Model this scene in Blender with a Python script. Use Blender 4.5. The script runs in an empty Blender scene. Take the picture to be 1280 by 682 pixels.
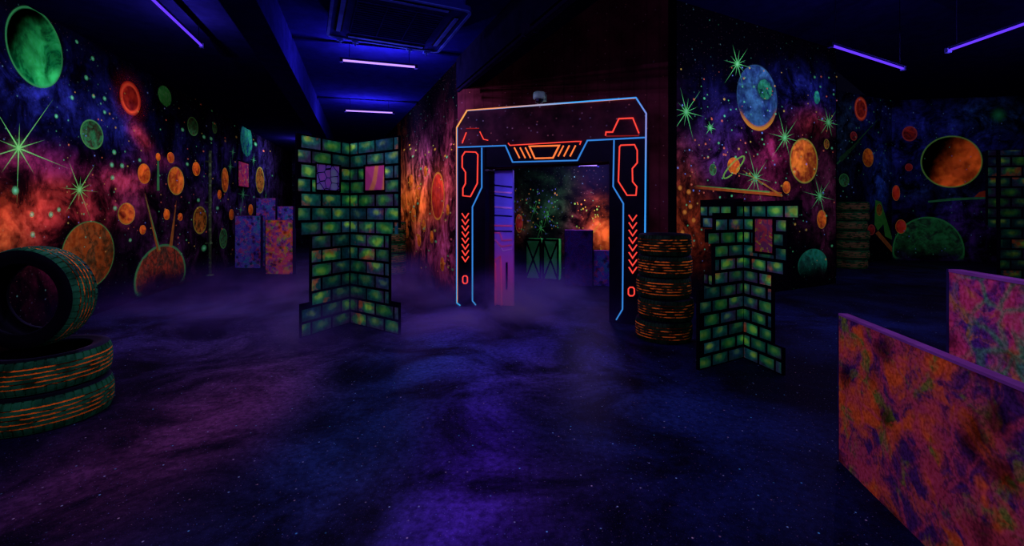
import bpy, math, random
from mathutils import Vector, noise, Matrix
random.seed(7)
SC = bpy.context.scene
COL = SC.collection
PI = math.pi

# ------------------------------------------------------------------ camera
F, CX, HY, HC = 560.0, 640.0, 262.0, 1.45      # focal length (px), centre column, horizon row, eye height (m)
cd = bpy.data.cameras.new('camera'); cam = bpy.data.objects.new('camera', cd); COL.objects.link(cam)
cam.location = (0, 0, HC); cam.rotation_euler = (PI/2, 0, 0)
cd.sensor_width = 36; cd.lens = F/1280*36; cd.shift_y = -(341-HY)/1280; cd.clip_start = .05; cd.clip_end = 100
SC.camera = cam
SC.view_settings.view_transform = 'Standard'; SC.view_settings.look = 'None'
SC.view_settings.gamma = 1; SC.view_settings.exposure = 0; SC.view_settings.use_curve_mapping = False
SC.cycles.use_denoising = True
SC.cycles.max_bounces = 5; SC.cycles.diffuse_bounces = 1; SC.cycles.glossy_bounces = 2
SC.cycles.transparent_max_bounces = 12; SC.cycles.volume_bounces = 1
SC.cycles.sample_clamp_indirect = 3
w = bpy.data.worlds.new('world'); SC.world = w; w.use_nodes = True
w.node_tree.nodes['Background'].inputs[0].default_value = (0.001, 0.001, 0.004, 1)
w.node_tree.nodes['Background'].inputs[1].default_value = 1

def ray(px, py): return Vector(((px-CX)/F, 1, -(py-HY)/F))
def at(px, py, Y): return Vector((0, 0, HC)) + ray(px, py)*Y
def fl(px, py): return at(px, py, F*HC/(py-HY))

# ------------------------------------------------------------------ node helpers
class NT:
    def __init__(s, name):
        s.m = bpy.data.materials.new(name); s.m.use_nodes = True
        s.t = s.m.node_tree; s.t.nodes.clear()
        s.out = s.t.nodes.new('ShaderNodeOutputMaterial')
    def n(s, kind, **kw):
        nd = s.t.nodes.new('ShaderNode'+kind)
        for k, v in kw.items(): setattr(nd, k, v)
        return nd
    def set(s, sock, v):
        if isinstance(v, bpy.types.NodeSocket): s.t.links.new(v, sock)
        elif isinstance(v, (tuple, list)) and sock.type == 'RGBA' and len(v) == 3: sock.default_value = (*v, 1)
        else: sock.default_value = v
    def math(s, op, a, b=0, c=None, clamp=False):
        nd = s.n('Math', operation=op, use_clamp=clamp); s.set(nd.inputs[0], a); s.set(nd.inputs[1], b)
        if c is not None: s.set(nd.inputs[2], c)
        return nd.outputs[0]
    def vm(s, op, a, b=(0, 0, 0)):
        nd = s.n('VectorMath', operation=op); s.set(nd.inputs[0], a); s.set(nd.inputs[1], b)
        return nd.outputs[1] if op in ('LENGTH', 'DOT_PRODUCT', 'DISTANCE') else nd.outputs[0]
    def scale(s, a, f):
        nd = s.n('VectorMath', operation='SCALE'); s.set(nd.inputs[0], a); s.set(nd.inputs[3], f); return nd.outputs[0]
    def mix(s, f, a, b, kind='MIX'):
        nd = s.n('Mix', data_type='RGBA', blend_type=kind, clamp_factor=True)
        s.set(nd.inputs[0], f); s.set(nd.inputs[6], a); s.set(nd.inputs[7], b); return nd.outputs[2]
    def ramp(s, x, a, b, c=0.0, d=1.0, smooth=True):
        nd = s.n('MapRange', interpolation_type='SMOOTHSTEP' if smooth else 'LINEAR')
        s.set(nd.inputs[0], x); s.set(nd.inputs[1], a); s.set(nd.inputs[2], b); s.set(nd.inputs[3], c); s.set(nd.inputs[4], d)
        return nd.outputs[0]
    def noise(s, scale, detail=3, rough=.55, vec=None, dist=0, color=False):
        nd = s.n('TexNoise'); nd.inputs['Scale'].default_value = scale; nd.inputs['Detail'].default_value = detail
        nd.inputs['Roughness'].default_value = rough; nd.inputs['Distortion'].default_value = dist
        s.set(nd.inputs['Vector'], vec if vec is not None else s.obj()); return nd.outputs[1 if color else 0]
    def obj(s):
        if not hasattr(s, '_o'): s._o = s.n('TexCoord').outputs['Object']
        return s._o
    def uv(s):
        if not hasattr(s, '_u'): s._u = s.n('UVMap', uv_map='UVMap').outputs[0]
        return s._u
    def vor(s, scale, vec=None, feature='F1', rnd=1):
        nd = s.n('TexVoronoi', feature=feature); nd.inputs['Scale'].default_value = scale
        nd.inputs['Randomness'].default_value = rnd
        s.set(nd.inputs['Vector'], vec if vec is not None else s.obj()); return nd
    def fl(s, c, k=1.0):
        if isinstance(k, bpy.types.NodeSocket): c, k = s.scale(c, k), 1.0
        return s.vm('MULTIPLY', c, tuple(g*k for g in GV))
    def diffuse(s, col, rough=0):
        nd = s.n('BsdfDiffuse'); s.set(nd.inputs[0], col); return nd.outputs[0]
    def gloss(s, col, rough, fac, base):
        g = s.n('BsdfGlossy'); s.set(g.inputs[0], col); g.inputs['Roughness'].default_value = rough
        fr = s.n('Fresnel'); fr.inputs[0].default_value = 1.35
        mx = s.n('MixShader'); s.set(mx.inputs[0], s.math('MULTIPLY', fr.outputs[0], fac)); s.t.links.new(base, mx.inputs[1]); s.t.links.new(g.outputs[0], mx.inputs[2])
        return mx.outputs[0]
    def alpha(s, a, sh):
        tr = s.n('BsdfTransparent'); mx = s.n('MixShader'); s.set(mx.inputs[0], a)
        s.t.links.new(tr.outputs[0], mx.inputs[1]); s.t.links.new(sh, mx.inputs[2]); return mx.outputs[0]
    def end(s, sh): s.t.links.new(sh, s.out.inputs[0]); return s.m

# Paint that fluoresces under the blacklight tubes hands back more visible light than the tubes' violet holds,
# so its reflectance is scaled by GAIN; it is lit and shaded by the lamps like any surface.
UV = (.40, .26, 1.0)                                   # the tubes' light
GAIN = 1.4
GV = tuple(GAIN/x for x in UV)
def FL(c, k=1.0): return tuple(a*g*k for a, g in zip(c, GV))
CACHE = {}
def cached(f):
    def g(*a):
        k = (f.__name__,)+a
        if k not in CACHE: CACHE[k] = f(*a)
        return CACHE[k]
    return g

def specks(N, scale, size, colA=(.2, .6, 1.0), colB=(1, .3, .25), vec=None, density=.5):
    v = N.vor(scale, vec); v.voronoi_dimensions = '2D'
    d = N.ramp(v.outputs['Distance'], size*.3, size, 1, 0)
    sep = N.n('SeparateColor'); N.set(sep.inputs[0], v.outputs['Color'])
    on = N.math('LESS_THAN', sep.outputs[0], density)
    c = N.mix(sep.outputs[1], colA, colB)
    return N.scale(c, N.math('MULTIPLY', N.math('MULTIPLY', d, on), sep.outputs[2]))

@cached
def mat_mural(name, star=.5):
    N = NT(name)
    a = N.n('Attribute', attribute_name='paint')
    k = N.ramp(N.noise(1.9, 7, .66, dist=.7), .36, .74, .03, 1.9)
    k2 = N.ramp(N.noise(8, 5, .65), .3, .7, .4, 1.5)
    c = N.scale(a.outputs[0], N.math('MULTIPLY', k, k2))
    st = N.scale(specks(N, 5, .07, (.15, .9, .45), (.25, .35, 1), N.uv(), .4), star*.8)
    st2 = N.scale(specks(N, 15, .09, (.3, .4, 1), (1, .35, .4), N.uv(), .4), star*.5)
    c = N.vm('ADD', N.vm('ADD', c, st), st2)
    c = N.vm('ADD', N.fl(c), (.003, .003, .006))
    return N.end(N.diffuse(c))

@cached
def mat_plain(name, col, gloss=0.0, rough=.5, bump=0.0):
    N = NT(name)
    k = N.ramp(N.noise(6, 4, .6), .25, .75, .75, 1.25)
    sh = N.diffuse(N.scale(N.mix(0, col, col), k))
    if gloss: sh = N.gloss((.8, .8, .9), rough, gloss, sh)
    return N.end(sh)

@cached
def mat_emit(name, col, st):
    N = NT(name); e = N.n('Emission'); N.set(e.inputs[0], col); e.inputs[1].default_value = st
    return N.end(e.outputs[0])

@cached
def mat_planet(name, A, B, rim, rim0, dark, ddir, soft, scale, fade=0):
    """painted planet: mottled A/B inside, outline colour RIM from radius RIM0, unpainted towards -DDIR by DARK"""
    N = NT(name)
    r = N.vm('LENGTH', N.uv())
    n = N.ramp(N.noise(scale, 6, .68, dist=.9), .36, .64)
    c = N.mix(n, A, B)
    c = N.scale(c, N.ramp(N.noise(scale*2.7, 4, .6), .3, .7, .5, 1.35))
    g = N.vm('DOT_PRODUCT', N.uv(), (*ddir, 0))
    wob = N.math('MULTIPLY_ADD', N.noise(scale*.7, 4, .6), .9, -.45)
    f = N.ramp(N.math('ADD', g, wob), -.52, .42, 1-dark, 1)
    c = N.scale(c, f)
    c = N.mix(N.ramp(r, rim0, min(.97, rim0+.16)), c, rim)
    c = N.fl(c, 2.0)
    a = N.ramp(r, 1-soft, 1, 1, 0)
    if fade: a = N.math('MULTIPLY', a, N.ramp(N.vm('DOT_PRODUCT', N.uv(), (0, 1, 0)), -.75, .25))
    return N.end(N.alpha(a, N.diffuse(c)))
@cached
def mat_crescent(name, col, ddir, r0):
    N = NT(name); r = N.vm('LENGTH', N.uv())
    a = N.math('MULTIPLY', N.math('MULTIPLY', N.ramp(r, r0, .95), N.ramp(r, .96, 1, 1, 0)), N.ramp(N.vm('DOT_PRODUCT', N.uv(), (*ddir, 0)), .25, .85))
    return N.end(N.alpha(a, N.diffuse(FL(col))))

@cached
def mat_halo(name, col, amp):
    N = NT(name); r = N.vm('LENGTH', N.uv())
    a = N.math('MULTIPLY', N.math('POWER', N.ramp(r, 0, 1, 1, 0, False), 1.8), amp)
    return N.end(N.alpha(a, N.diffuse(FL(col))))

@cached
def mat_ray(name, col, fade):
    """painted ray: full at uv.x = 0, gone at uv.x = 1"""
    N = NT(name); sep = N.n('SeparateXYZ'); N.set(sep.inputs[0], N.uv())
    k = N.ramp(N.noise(9, 3), .3, .7, .7, 1.2)
    a = N.math('MULTIPLY', N.math('POWER', N.ramp(sep.outputs[0], 0, 1, 1, 0, False), fade), k, clamp=True)
    return N.end(N.alpha(a, N.diffuse(FL(col))))

@cached
def mat_brick(name, g, dim):
    """airbrushed brick faces: green-yellow middle, teal-blue border, here and there red or orange"""
    N = NT(name)
    uv = N.uv()
    frac = N.vm('SUBTRACT', uv, N.vm('FLOOR', uv)) if False else N.n('VectorMath', operation='FRACTION')
    if not hasattr(frac, 'default_value'): N.set(frac.inputs[0], uv)
    loc = N.vm('MULTIPLY', N.vm('SUBTRACT', frac.outputs[0], (.5, .5, 0)), (2, 2, 0))
    cell = N.vm('FLOOR', uv)
    wn = N.n('TexWhiteNoise', noise_dimensions='2D'); N.set(wn.inputs[0], cell)
    sp = N.n('SeparateColor'); N.set(sp.inputs[0], wn.outputs[1])
    off = N.vm('MULTIPLY', N.vm('SUBTRACT', wn.outputs[1], (.5, .5, .5)), (.5, .4, 0))
    warp = N.vm('MULTIPLY', N.vm('SUBTRACT', N.noise(5, 3, color=True), (.5, .5, .5)), (1.25, 1.25, 0))
    r = N.vm('LENGTH', N.vm('ADD', N.vm('SUBTRACT', loc, off), warp))
    core = N.ramp(r, .0, .62, 1, 0)
    body = N.ramp(r, .12, 1.12, 1, 0)
    hue = N.mix(N.ramp(sp.outputs[1], .1, .75), (.045, .44, .10), (.012, .20, .16))
    hue = N.mix(N.ramp(sp.outputs[2], .82, .95), hue, (.02, .08, .30))
    edge = N.mix(N.ramp(N.noise(2.1, 2), .42, .6), (.010, .06, .10), (.06, .03, .14))
    c = N.mix(body, edge, hue)
    c = N.mix(N.math('MULTIPLY', core, N.ramp(sp.outputs[0], .1, .9, .35, 1.0)), c, (.40, .62, .07))
    redm = N.math('MULTIPLY', N.ramp(N.noise(4.4, 3, .6), .56, .70), N.ramp(sp.outputs[0], .35, .8))
    c = N.mix(redm, c, (.55, .10, .04))
    pat = N.ramp(N.noise(16, 3), .3, .7, .6, 1.25)
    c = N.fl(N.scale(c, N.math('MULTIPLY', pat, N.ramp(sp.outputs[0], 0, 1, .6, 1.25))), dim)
    return N.end(N.diffuse(c))

@cached
def mat_marble(name, c0, c1, c2, c3, scale, dim):
    """sponged, marbled splashes of fluorescent paint over a purple ground"""
    N = NT(name)
    v = N.vm('ADD', N.obj(), N.vm('MULTIPLY', N.vm('SUBTRACT', N.noise(scale*1.3, 3, color=True), (.5, .5, .5)), (.5/scale, .5/scale, .5/scale)))
    n1 = N.noise(scale, 5, .6, v, .8); n2 = N.noise(scale*1.15, 5, .62, N.vm('ADD', v, (7, 3, 1)), 1.0)
    n3 = N.noise(scale*.6, 4, .6, N.vm('ADD', v, (2, 9, 4)), .6)
    c = N.mix(N.ramp(n1, .42, .6), c0, c1)
    c = N.mix(N.ramp(n2, .50, .64), c, c2)
    c = N.mix(N.ramp(n3, .54, .68), c, c3)
    web = N.ramp(N.vor(scale*1.6, v, 'DISTANCE_TO_EDGE').outputs[0], 0, .13, 1, 0)
    c = N.mix(N.math('MULTIPLY', web, N.ramp(n3, .35, .6, .1, .75)), c, c3)
    pit = N.ramp(N.vor(scale*1.1, N.vm('ADD', v, (4, 1, 2))).outputs[0], .1, .5, .25, 1)
    grain = N.ramp(N.noise(70, 2), .3, .7, .55, 1.35)
    c = N.fl(N.scale(c, N.math('MULTIPLY', pit, grain)), dim)
    return N.end(N.diffuse(c))

# ------------------------------------------------------------------ mesh builder
class MB:
    def __init__(s): s.v = []; s.f = []; s.m = []; s.uv = []
    def face(s, pts, mi=0, uvs=None):
        i = len(s.v); s.v += [tuple(p) for p in pts]; s.f.append(tuple(range(i, i+len(pts)))); s.m.append(mi)
        s.uv.append(uvs or [(0, 0)]*len(pts))
    def poly(s, vs, fs, mi=0):
        i = len(s.v); s.v += [tuple(p) for p in vs]
        for f in fs: s.f.append(tuple(k+i for k in f)); s.m.append(mi); s.uv.append([(0, 0)]*len(f))
    def prism(s, outline, fr, d0, d1, mi=0, mside=None):
        """outline [(a, b)] in the frame fr = (origin, u, v, n), from depth d0 to d1 along n"""
        o, u, v, n = fr; k = len(outline)
        A = [o+u*a+v*b+n*d0 for a, b in outline]; B = [o+u*a+v*b+n*d1 for a, b in outline]
        s.face(B, mi); s.face(A[::-1], mi)
        for i in range(k): j = (i+1) % k; s.face([A[i], A[j], B[j], B[i]], mi if mside is None else mside)
    def box(s, lo, hi, mi=0, fr=None, bev=0):
        o, u, v, n = fr or (Vector((0, 0, 0)), Vector((1, 0, 0)), Vector((0, 1, 0)), Vector((0, 0, 1)))
        c = [o+u*x+v*y+n*z for z in (lo[2], hi[2]) for y in (lo[1], hi[1]) for x in (lo[0], hi[0])]
        s.poly(c, [(0, 2, 3, 1), (4, 5, 7, 6), (0, 1, 5, 4), (2, 6, 7, 3), (0, 4, 6, 2), (1, 3, 7, 5)], mi)
    def tube(s, pts, r, seg=8, mi=0, closed=False, caps=True):
        pts = [Vector(p) for p in pts]; n = len(pts); rings = []
        for i, p in enumerate(pts):
            a = pts[(i-1) % n] if (closed or i > 0) else p; b = pts[(i+1) % n] if (closed or i < n-1) else p
            t = (b-a).normalized(); up = Vector((0, 0, 1)) if abs(t.z) < .9 else Vector((1, 0, 0))
            x = t.cross(up).normalized(); y = x.cross(t).normalized()
            rings.append([p+x*math.cos(2*PI*k/seg)*r+y*math.sin(2*PI*k/seg)*r for k in range(seg)])
        base = len(s.v)
        for rg in rings: s.v += [tuple(q) for q in rg]
        for i in range(n if closed else n-1):
            j = (i+1) % n
            for k in range(seg):
                l = (k+1) % seg
                s.f.append((base+i*seg+k, base+i*seg+l, base+j*seg+l, base+j*seg+k)); s.m.append(mi); s.uv.append([(0, 0)]*4)
        if caps and not closed:
            s.f.append(tuple(base+k for k in range(seg))[::-1]); s.m.append(mi); s.uv.append([(0, 0)]*seg)
            s.f.append(tuple(base+(n-1)*seg+k for k in range(seg))); s.m.append(mi); s.uv.append([(0, 0)]*seg)
    def lathe(s, prof, seg, fr=None, mi=0, a0=0, a1=2*PI):
        o, u, v, n = fr or (Vector((0, 0, 0)), Vector((1, 0, 0)), Vector((0, 1, 0)), Vector((0, 0, 1)))
        base = len(s.v); k = len(prof)
        for i in range(seg):
            a = a0+(a1-a0)*i/seg; d = u*math.cos(a)+v*math.sin(a)
            s.v += [tuple(o+d*r+n*z) for r, z in prof]
        for i in range(seg):
            j = (i+1) % seg
            for q in range(k-1):
                s.f.append((base+i*k+q, base+j*k+q, base+j*k+q+1, base+i*k+q+1)); s.m.append(mi); s.uv.append([(0, 0)]*4)
    def build(s, name, mats, parent=None, smooth=False, loc=None, merge=False):
        me = bpy.data.meshes.new(name); me.from_pydata(s.v, [], s.f)
        for m in (mats if isinstance(mats, list) else [mats]): me.materials.append(m)
        me.polygons.foreach_set('material_index', s.m)
        ul = me.uv_layers.new(name='UVMap'); flat = [c for f in s.uv for q in f for c in q]; ul.data.foreach_set('uv', flat)
        if smooth: me.polygons.foreach_set('use_smooth', [True]*len(s.f))
        me.update(); o = bpy.data.objects.new(name, me); COL.objects.link(o)
        if parent: o.parent = parent
        if loc is not None: o.location = loc
        return o

def tag(o, label, cat, group=None, kind=None):
    o['label'] = label; o['category'] = cat
    if group: o['group'] = group
    if kind: o['kind'] = kind
    return o
def empty(name, loc=(0, 0, 0), label=None, cat=None, group=None):
    o = bpy.data.objects.new(name, None); COL.objects.link(o); o.location = loc; o.empty_display_size = .1
    if label: tag(o, label, cat, group)
    return o
def struct(o): o['kind'] = 'structure'; return o
Z = Vector((0, 0, 1))
def frame2(a, b):
    """frame standing on the floor line a -> b: u along it, v up, n to the camera's side"""
    a = Vector((a[0], a[1], 0)); b = Vector((b[0], b[1], 0)); u = (b-a).normalized(); n = u.cross(Z)
    if n.dot(-a) < 0: n = -n
    return (a, u, Z.copy(), n)

# ------------------------------------------------------------------ painted walls
def bez(c, k=1): return tuple(x*k for x in c)
GRN = (.22, .85, .24)
ORA = (1.0, .18, .02); ORD = (.38, .045, .02); YEL = (.75, .55, .06); RED = (.95, .08, .03); TEA = (.03, .30, .20)
STY = {
 'orange':   (ORA, ORD, (.60, .28, .03), .86, .45, (.6, .8), .10, 7),
 'orangeg':  ((1.0, .22, .03), (.30, .03, .02), (.34, .42, .07), .88, .55, (-.8, .4), .10, 4.5),
 'orbig':    ((1.6, .20, .03), (.8, .09, .02), (.20, .50, .10), .92, 1.0, (.75, -.45), .05, 1.6),
 'redring':  ((.55, .03, .02), (.16, .01, .02), (1.1, .10, .05), .62, .3, (.6, -.3), .28, 5),
 'redplanet':((.85, .04, .02), (.35, .02, .03), (.80, .26, .04), .86, .45, (.5, .7), .10, 3),
 'reddim':   ((.40, .02, .02), (.10, .01, .03), (.45, .05, .06), .74, .5, (.3, .8), .16, 6),
 'greenbig': ((.02, .40, .11), (.0, .06, .02), (.04, .30, .11), .90, 1.0, (-.75, -.55), .10, 2.2),
 'green':    ((.04, .34, .08), (.01, .12, .04), (.03, .20, .06), .88, .4, (.3, .6), .16, 8),
 'greenrim': ((.02, .16, .07), (.03, .03, .02), (.10, .46, .13), .84, .5, (.2, -.6), .14, 8),
 'yellowrim':((.34, .10, .02), (.03, .02, .01), (.38, .40, .06), .84, .4, (.1, -.6), .14, 9),
 'orbrown':  ((.30, .055, .012), (.07, .035, .015), (.06, .24, .08), .93, .45, (.35, .2), .07, 5),
 'redhalf':  ((.22, .03, .02), (.03, .02, .02), (.05, .34, .15), .88, .8, (.2, .95), .10, 5, 1),
 'earth':    ((.01, .02, .14), (.03, .10, .30), (.03, .08, .22), .93, .4, (.3, .7), .08, 3),
 'teal':     ((.01, .18, .14), (.01, .05, .05), (.02, .26, .18), .90, .7, (.3, .9), .12, 4, 1),
 'hill':     ((.015, .14, .05), (.01, .02, .02), (.04, .34, .10), .93, .6, (.3, .9), .06, 3, 1),
 'bluegrn':  ((.01, .03, .25), (.03, .50, .26), (.02, .10, .40), .88, .4, (-.2, .9), .2, 6),
}
class Wall:
    def __init__(s, name, p0, p1, h, z0=0, star=.5, mat=None, thick=.12, step=.09):
        s.name = name; s.fr = frame2(p0, p1); s.L = (Vector((*p1, 0))-Vector((*p0, 0))).length; s.h = h; s.z0 = z0
        s.blobs = []; s.extra = MB(); s.mats = [mat or mat_mural('mural_paint', star), mat_plain('wall_black', (.006, .005, .008))]
        s.thick = thick; s.step = step; s.lay = .002
    def mi(s, m):
        if m not in s.mats: s.mats.append(m)
        return s.mats.index(m)
    def sz(s, px, py):
        o, u, v, n = s.fr; d = ray(px, py); t = n.dot(o)/n.dot(d); p = Vector((0, 0, HC))+d*t
        return (p-o).dot(u), p.z, p.y
    def rad(s, px, py, rx, ry):
        a, z, Y = s.sz(px, py); o, u, v, n = s.fr
        k = abs(u.x-(px-CX)/F*u.y)
        return a, z, rx*Y/F/max(k, .08), ry*Y/F
    def pt(s, a, z, d): o, u, v, n = s.fr; return o+u*a+Z*max(z, s.z0+.005)+n*d
    def blob(s, px, py, rx, ry, col, amp=1): s.blobs.append((*s.rad(px, py, rx, ry), Vector(col)*amp))
    def disc(s, px, py, rx, ry, m, seg=40, lay=None, rot=0):
        a, z, ra, rz = s.rad(px, py, rx, ry); s.lay += .0002; d = lay or s.lay
        # screen-right runs along -u when u points left
        pts = [(math.cos(2*PI*k/seg), math.sin(2*PI*k/seg)) for k in range(seg)]
        sg = 1 if s.fr[1].x > 0 else -1
        s.extra.face([s.pt(a+sg*x*ra, z+y*rz, d) for x, y in pts], s.mi(m), [(x, y) for x, y in pts])
    def planet(s, px, py, rx, ry, sty, halo=None):
        if halo: s.disc(px, py, rx*2.0, ry*1.9, mat_halo('halo_'+sty, halo, .55))
        s.disc(px, py, rx, ry, mat_planet('planet_'+sty, *STY[sty]))
    def shape(s, pts, m, uvs=None):
        s.lay += .0002
        q = [s.sz(*p)[:2] for p in pts]; s.extra.face([s.pt(a, z, s.lay) for a, z in q], s.mi(m), uvs)
    def ray(s, p0, p1, w0, w1, col, fade=.6):
        (x0, y0), (x1, y1) = p0, p1; l = math.hypot(x1-x0, y1-y0); nx, ny = -(y1-y0)/l, (x1-x0)/l
        s.shape([(x0+nx*w0, y0+ny*w0), (x0-nx*w0, y0-ny*w0), (x1-nx*w1, y1-ny*w1), (x1+nx*w1, y1+ny*w1)],
                mat_ray('ray_%.2f_%.2f_%.2f' % col, col, fade), [(0, 0), (0, 1), (1, 1), (1, 0)])
    def star(s, px, py, r, col=GRN, n=10, sq=.8, tilt=.2, wd=.9):
        s.disc(px, py, r*.26, r*.28, mat_halo('halo_star', col, .35)); s.disc(px, py, r*.05+1.2, r*.05+1.2, mat_halo('core_star', (.35, .95, .5), .9))
        rnd = random.Random(int(px*31+py))
        for k in range(n):
            a = tilt+2*PI*k/n; l = r*(1.15 if k % 2 == 0 else .6)*rnd.uniform(.75, 1.15)
            s.ray((px, py), (px+math.cos(a)*l*sq, py+math.sin(a)*l), wd*.46, .08, tuple(1.6*x for x in col), .7)
    def dot(s, px, py, r, col):
        s.disc(px, py, r*.85, r*1.05, mat_halo('dot_%.2f_%.2f_%.2f' % col, tuple(1.8*x for x in col), 1.0), seg=12)
    def build(s):
        nu = max(2, int(s.L/s.step)); nv = max(2, int((s.h-s.z0)/s.step)); mb = MB(); o, u, v, n = s.fr
        vs = [o+u*(s.L*i/nu)+Z*(s.z0+(s.h-s.z0)*j/nv) for j in range(nv+1) for i in range(nu+1)]
        fs = [(j*(nu+1)+i, j*(nu+1)+i+1, (j+1)*(nu+1)+i+1, (j+1)*(nu+1)+i) for j in range(nv) for i in range(nu)]
        mb.poly(vs, fs, 0); mb.uv = [[((vs[i]-o).dot(u), vs[i].z) for i in f] for f in fs]
        nf = len(vs)
        B = [o+u*x+Z*z+n*d for d in (-s.thick, 0) for z in (s.z0, s.h) for x in (0, s.L)]
        mb.poly(B, [(0, 1, 3, 2), (0, 4, 5, 1), (2, 3, 7, 6), (0, 2, 6, 4), (1, 5, 7, 3)], 1)
        k = len(mb.v); mb.v += s.extra.v; mb.f += [tuple(i+k for i in f) for f in s.extra.f]; mb.m += s.extra.m; mb.uv += s.extra.uv
        ob = mb.build(s.name, s.mats); me = ob.data
        at_ = me.attributes.new('paint', 'FLOAT_COLOR', 'POINT')
        cols = []
        for p in vs:
            a, z = (p-o).dot(u), p.z; c = Vector((0, 0, 0))
            for (ba, bz, ra, rz, col) in s.blobs:
                q = ((a-ba)/ra)**2+((z-bz)/rz)**2
                if q < 9: c += col*math.exp(-q)
            if c.length > 0: c *= max(.12, 1+1.1*noise.fractal(p*.9, .9, 2, 4))
            cols += [c.x, c.y, c.z, 1]
        cols += [0, 0, 0, 1]*(len(me.vertices)-nf)
        at_.data.foreach_set('color', cols)
        return struct(ob)

# plan of the place (metres, camera at the origin looking along +Y)
def lx(Y): return -4.11-.269*Y
C = (-.836, 6.88)                                   # corner beside the gate
GD = Vector((.908, -.4186, 0)); GN = Vector((-.4186, -.908, 0))
E = (1.95, 5.595)
SW = lambda Y: -.836-.436*(Y-6.88)
CL, CR = 3.75, 4.6                                  # ceilings of the two halls

# ---- wall_left
W = Wall('wall_left', (lx(18.5), 18.5), (lx(-1), -1), CL)
BLU = (.015, .02, .30)
for b in [(40, 120, 60, 40, BLU, .6), (150, 150, 60, 50, BLU, .6), (90, 110, 34, 36, BLU, .35), (240, 190, 40, 34, BLU, .3), (285, 225, 30, 40, BLU, .4), (325, 215, 20, 40, BLU, .35),
          (5, 262, 45, 26, (.8, .08, .025), .75), (60, 250, 40, 24, (.6, .045, .04), .75), (112, 262, 34, 20, (.42, .03, .05), .75), (0, 300, 40, 24, (.8, .14, .03), .75), (45, 285, 40, 28, (.5, .03, .04), .75),
          (172, 164, 8, 9, (.9, .06, .03), .9), (182, 178, 8, 8, (.9, .06, .03), .9), (150, 225, 34, 14, (.40, .03, .06), .8), (196, 200, 22, 9, (.28, .02, .06), .6), (20, 205, 40, 20, (.28, .02, .12), .7), (85, 205, 50, 16, (.22, .015, .12), .6),
          (85, 330, 40, 36, (.16, .015, .07), .7), (165, 250, 26, 26, (.14, .015, .07), .8), (215, 300, 40, 60, (.05, .012, .08), .7), (290, 265, 40, 60, (.05, .015, .09), .7), (340, 240, 20, 60, (.04, .015, .08), .6)]: W.blob(*b)
W.planet(45, 60, 37, 50, 'greenbig'); W.planet(163, 123, 14, 22, 'redring', (.6, .02, .02)); W.planet(206, 120, 9, 13, 'green')
W.planet(115, 168, 15, 19, 'greenrim'); W.planet(241, 158, 7, 12, 'greenrim'); W.planet(180, 217, 8, 13, 'orange'); W.planet(220, 226, 10.5, 18, 'orangeg')
W.planet(158, 267, 11, 14, 'orangeg'); W.planet(112, 318, 34, 43, 'orbrown'); W.planet(203, 345, 33, 41, 'redhalf'); W.planet(250, 275, 9, 18, 'yellowrim')
W.planet(308, 175, 8, 22, 'bluegrn'); W.planet(281, 225, 4.5, 16, 'orangeg'); W.planet(325, 225, 5.5, 17, 'yellowrim'); W.planet(279, 298, 5, 13, 'greenrim')
W.planet(268, 160, 3, 7, 'greenrim')
for p in [(178, 287, 4, 6), (245, 211, 5, 9), (208, 268, 4, 7), (225, 271, 3, 5), (213, 197, 4.5, 7), (274, 243, 2.5, 6), (289, 268, 3, 7), (313, 262, 3, 7)]: W.planet(*p, 'orange')
W.ray((198, 314), (180, 240), 2.2, .5, (.45, .14, .04), .35); W.ray((199, 312), (181, 245), .8, .3, (.10, .40, .14), .3); W.ray((213, 307), (220, 250), 2.0, .4, (.40, .14, .04), .4)
W.dot(307, 125, 2.2, (.7, .9, .6))
W.ray((197, 238), (197, 190), 1.6, 1, (.06, .35, .14), .3); W.planet(197, 196, 3, 5, 'orange')
W.star(22, 185, 62, GRN, 10, .9, .35, 1.5); W.star(98, 237, 32, GRN, 12, .85, .1, 1.1)
for p in [(303, 243, 16), (287, 208, 10), (300, 262, 9), (290, 190, 8), (316, 200, 8), (331, 250, 10)]: W.star(*p, (.06, .40, .2), 8, .5, .1, .6)
for (x, y, r) in [(93, 52, 3), (113, 73, 3.5), (105, 97, 4), (87, 122, 3.5), (114, 120, 3.5), (128, 123, 3.5), (128, 140, 3), (67, 145, 3.5), (140, 190, 4), (150, 207, 4), (137, 206, 4), (138, 222, 4), (141, 260, 4),
                  (60, 268, 5), (36, 268, 5), (37, 293, 5), (15, 238, 7), (70, 262, 4), (160, 300, 3), (172, 200, 3), (246, 250, 3), (232, 205, 3), (226, 162, 3), (253, 171, 3), (262, 173, 3), (253, 310, 5), (270, 260, 3), (318, 180, 3)]:
    W.dot(x, y, r, (.15, .85, .45))
rnd = random.Random(3)
for i in range(170):
    x, y = rnd.uniform(70, 345), rnd.uniform(110, 320); W.dot(x, y, rnd.uniform(.9, 2), rnd.choice([(.10, .55, .30), (.15, .25, .9), (.7, .15, .1), (.6, .35, .1)]))
W.build()

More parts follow.
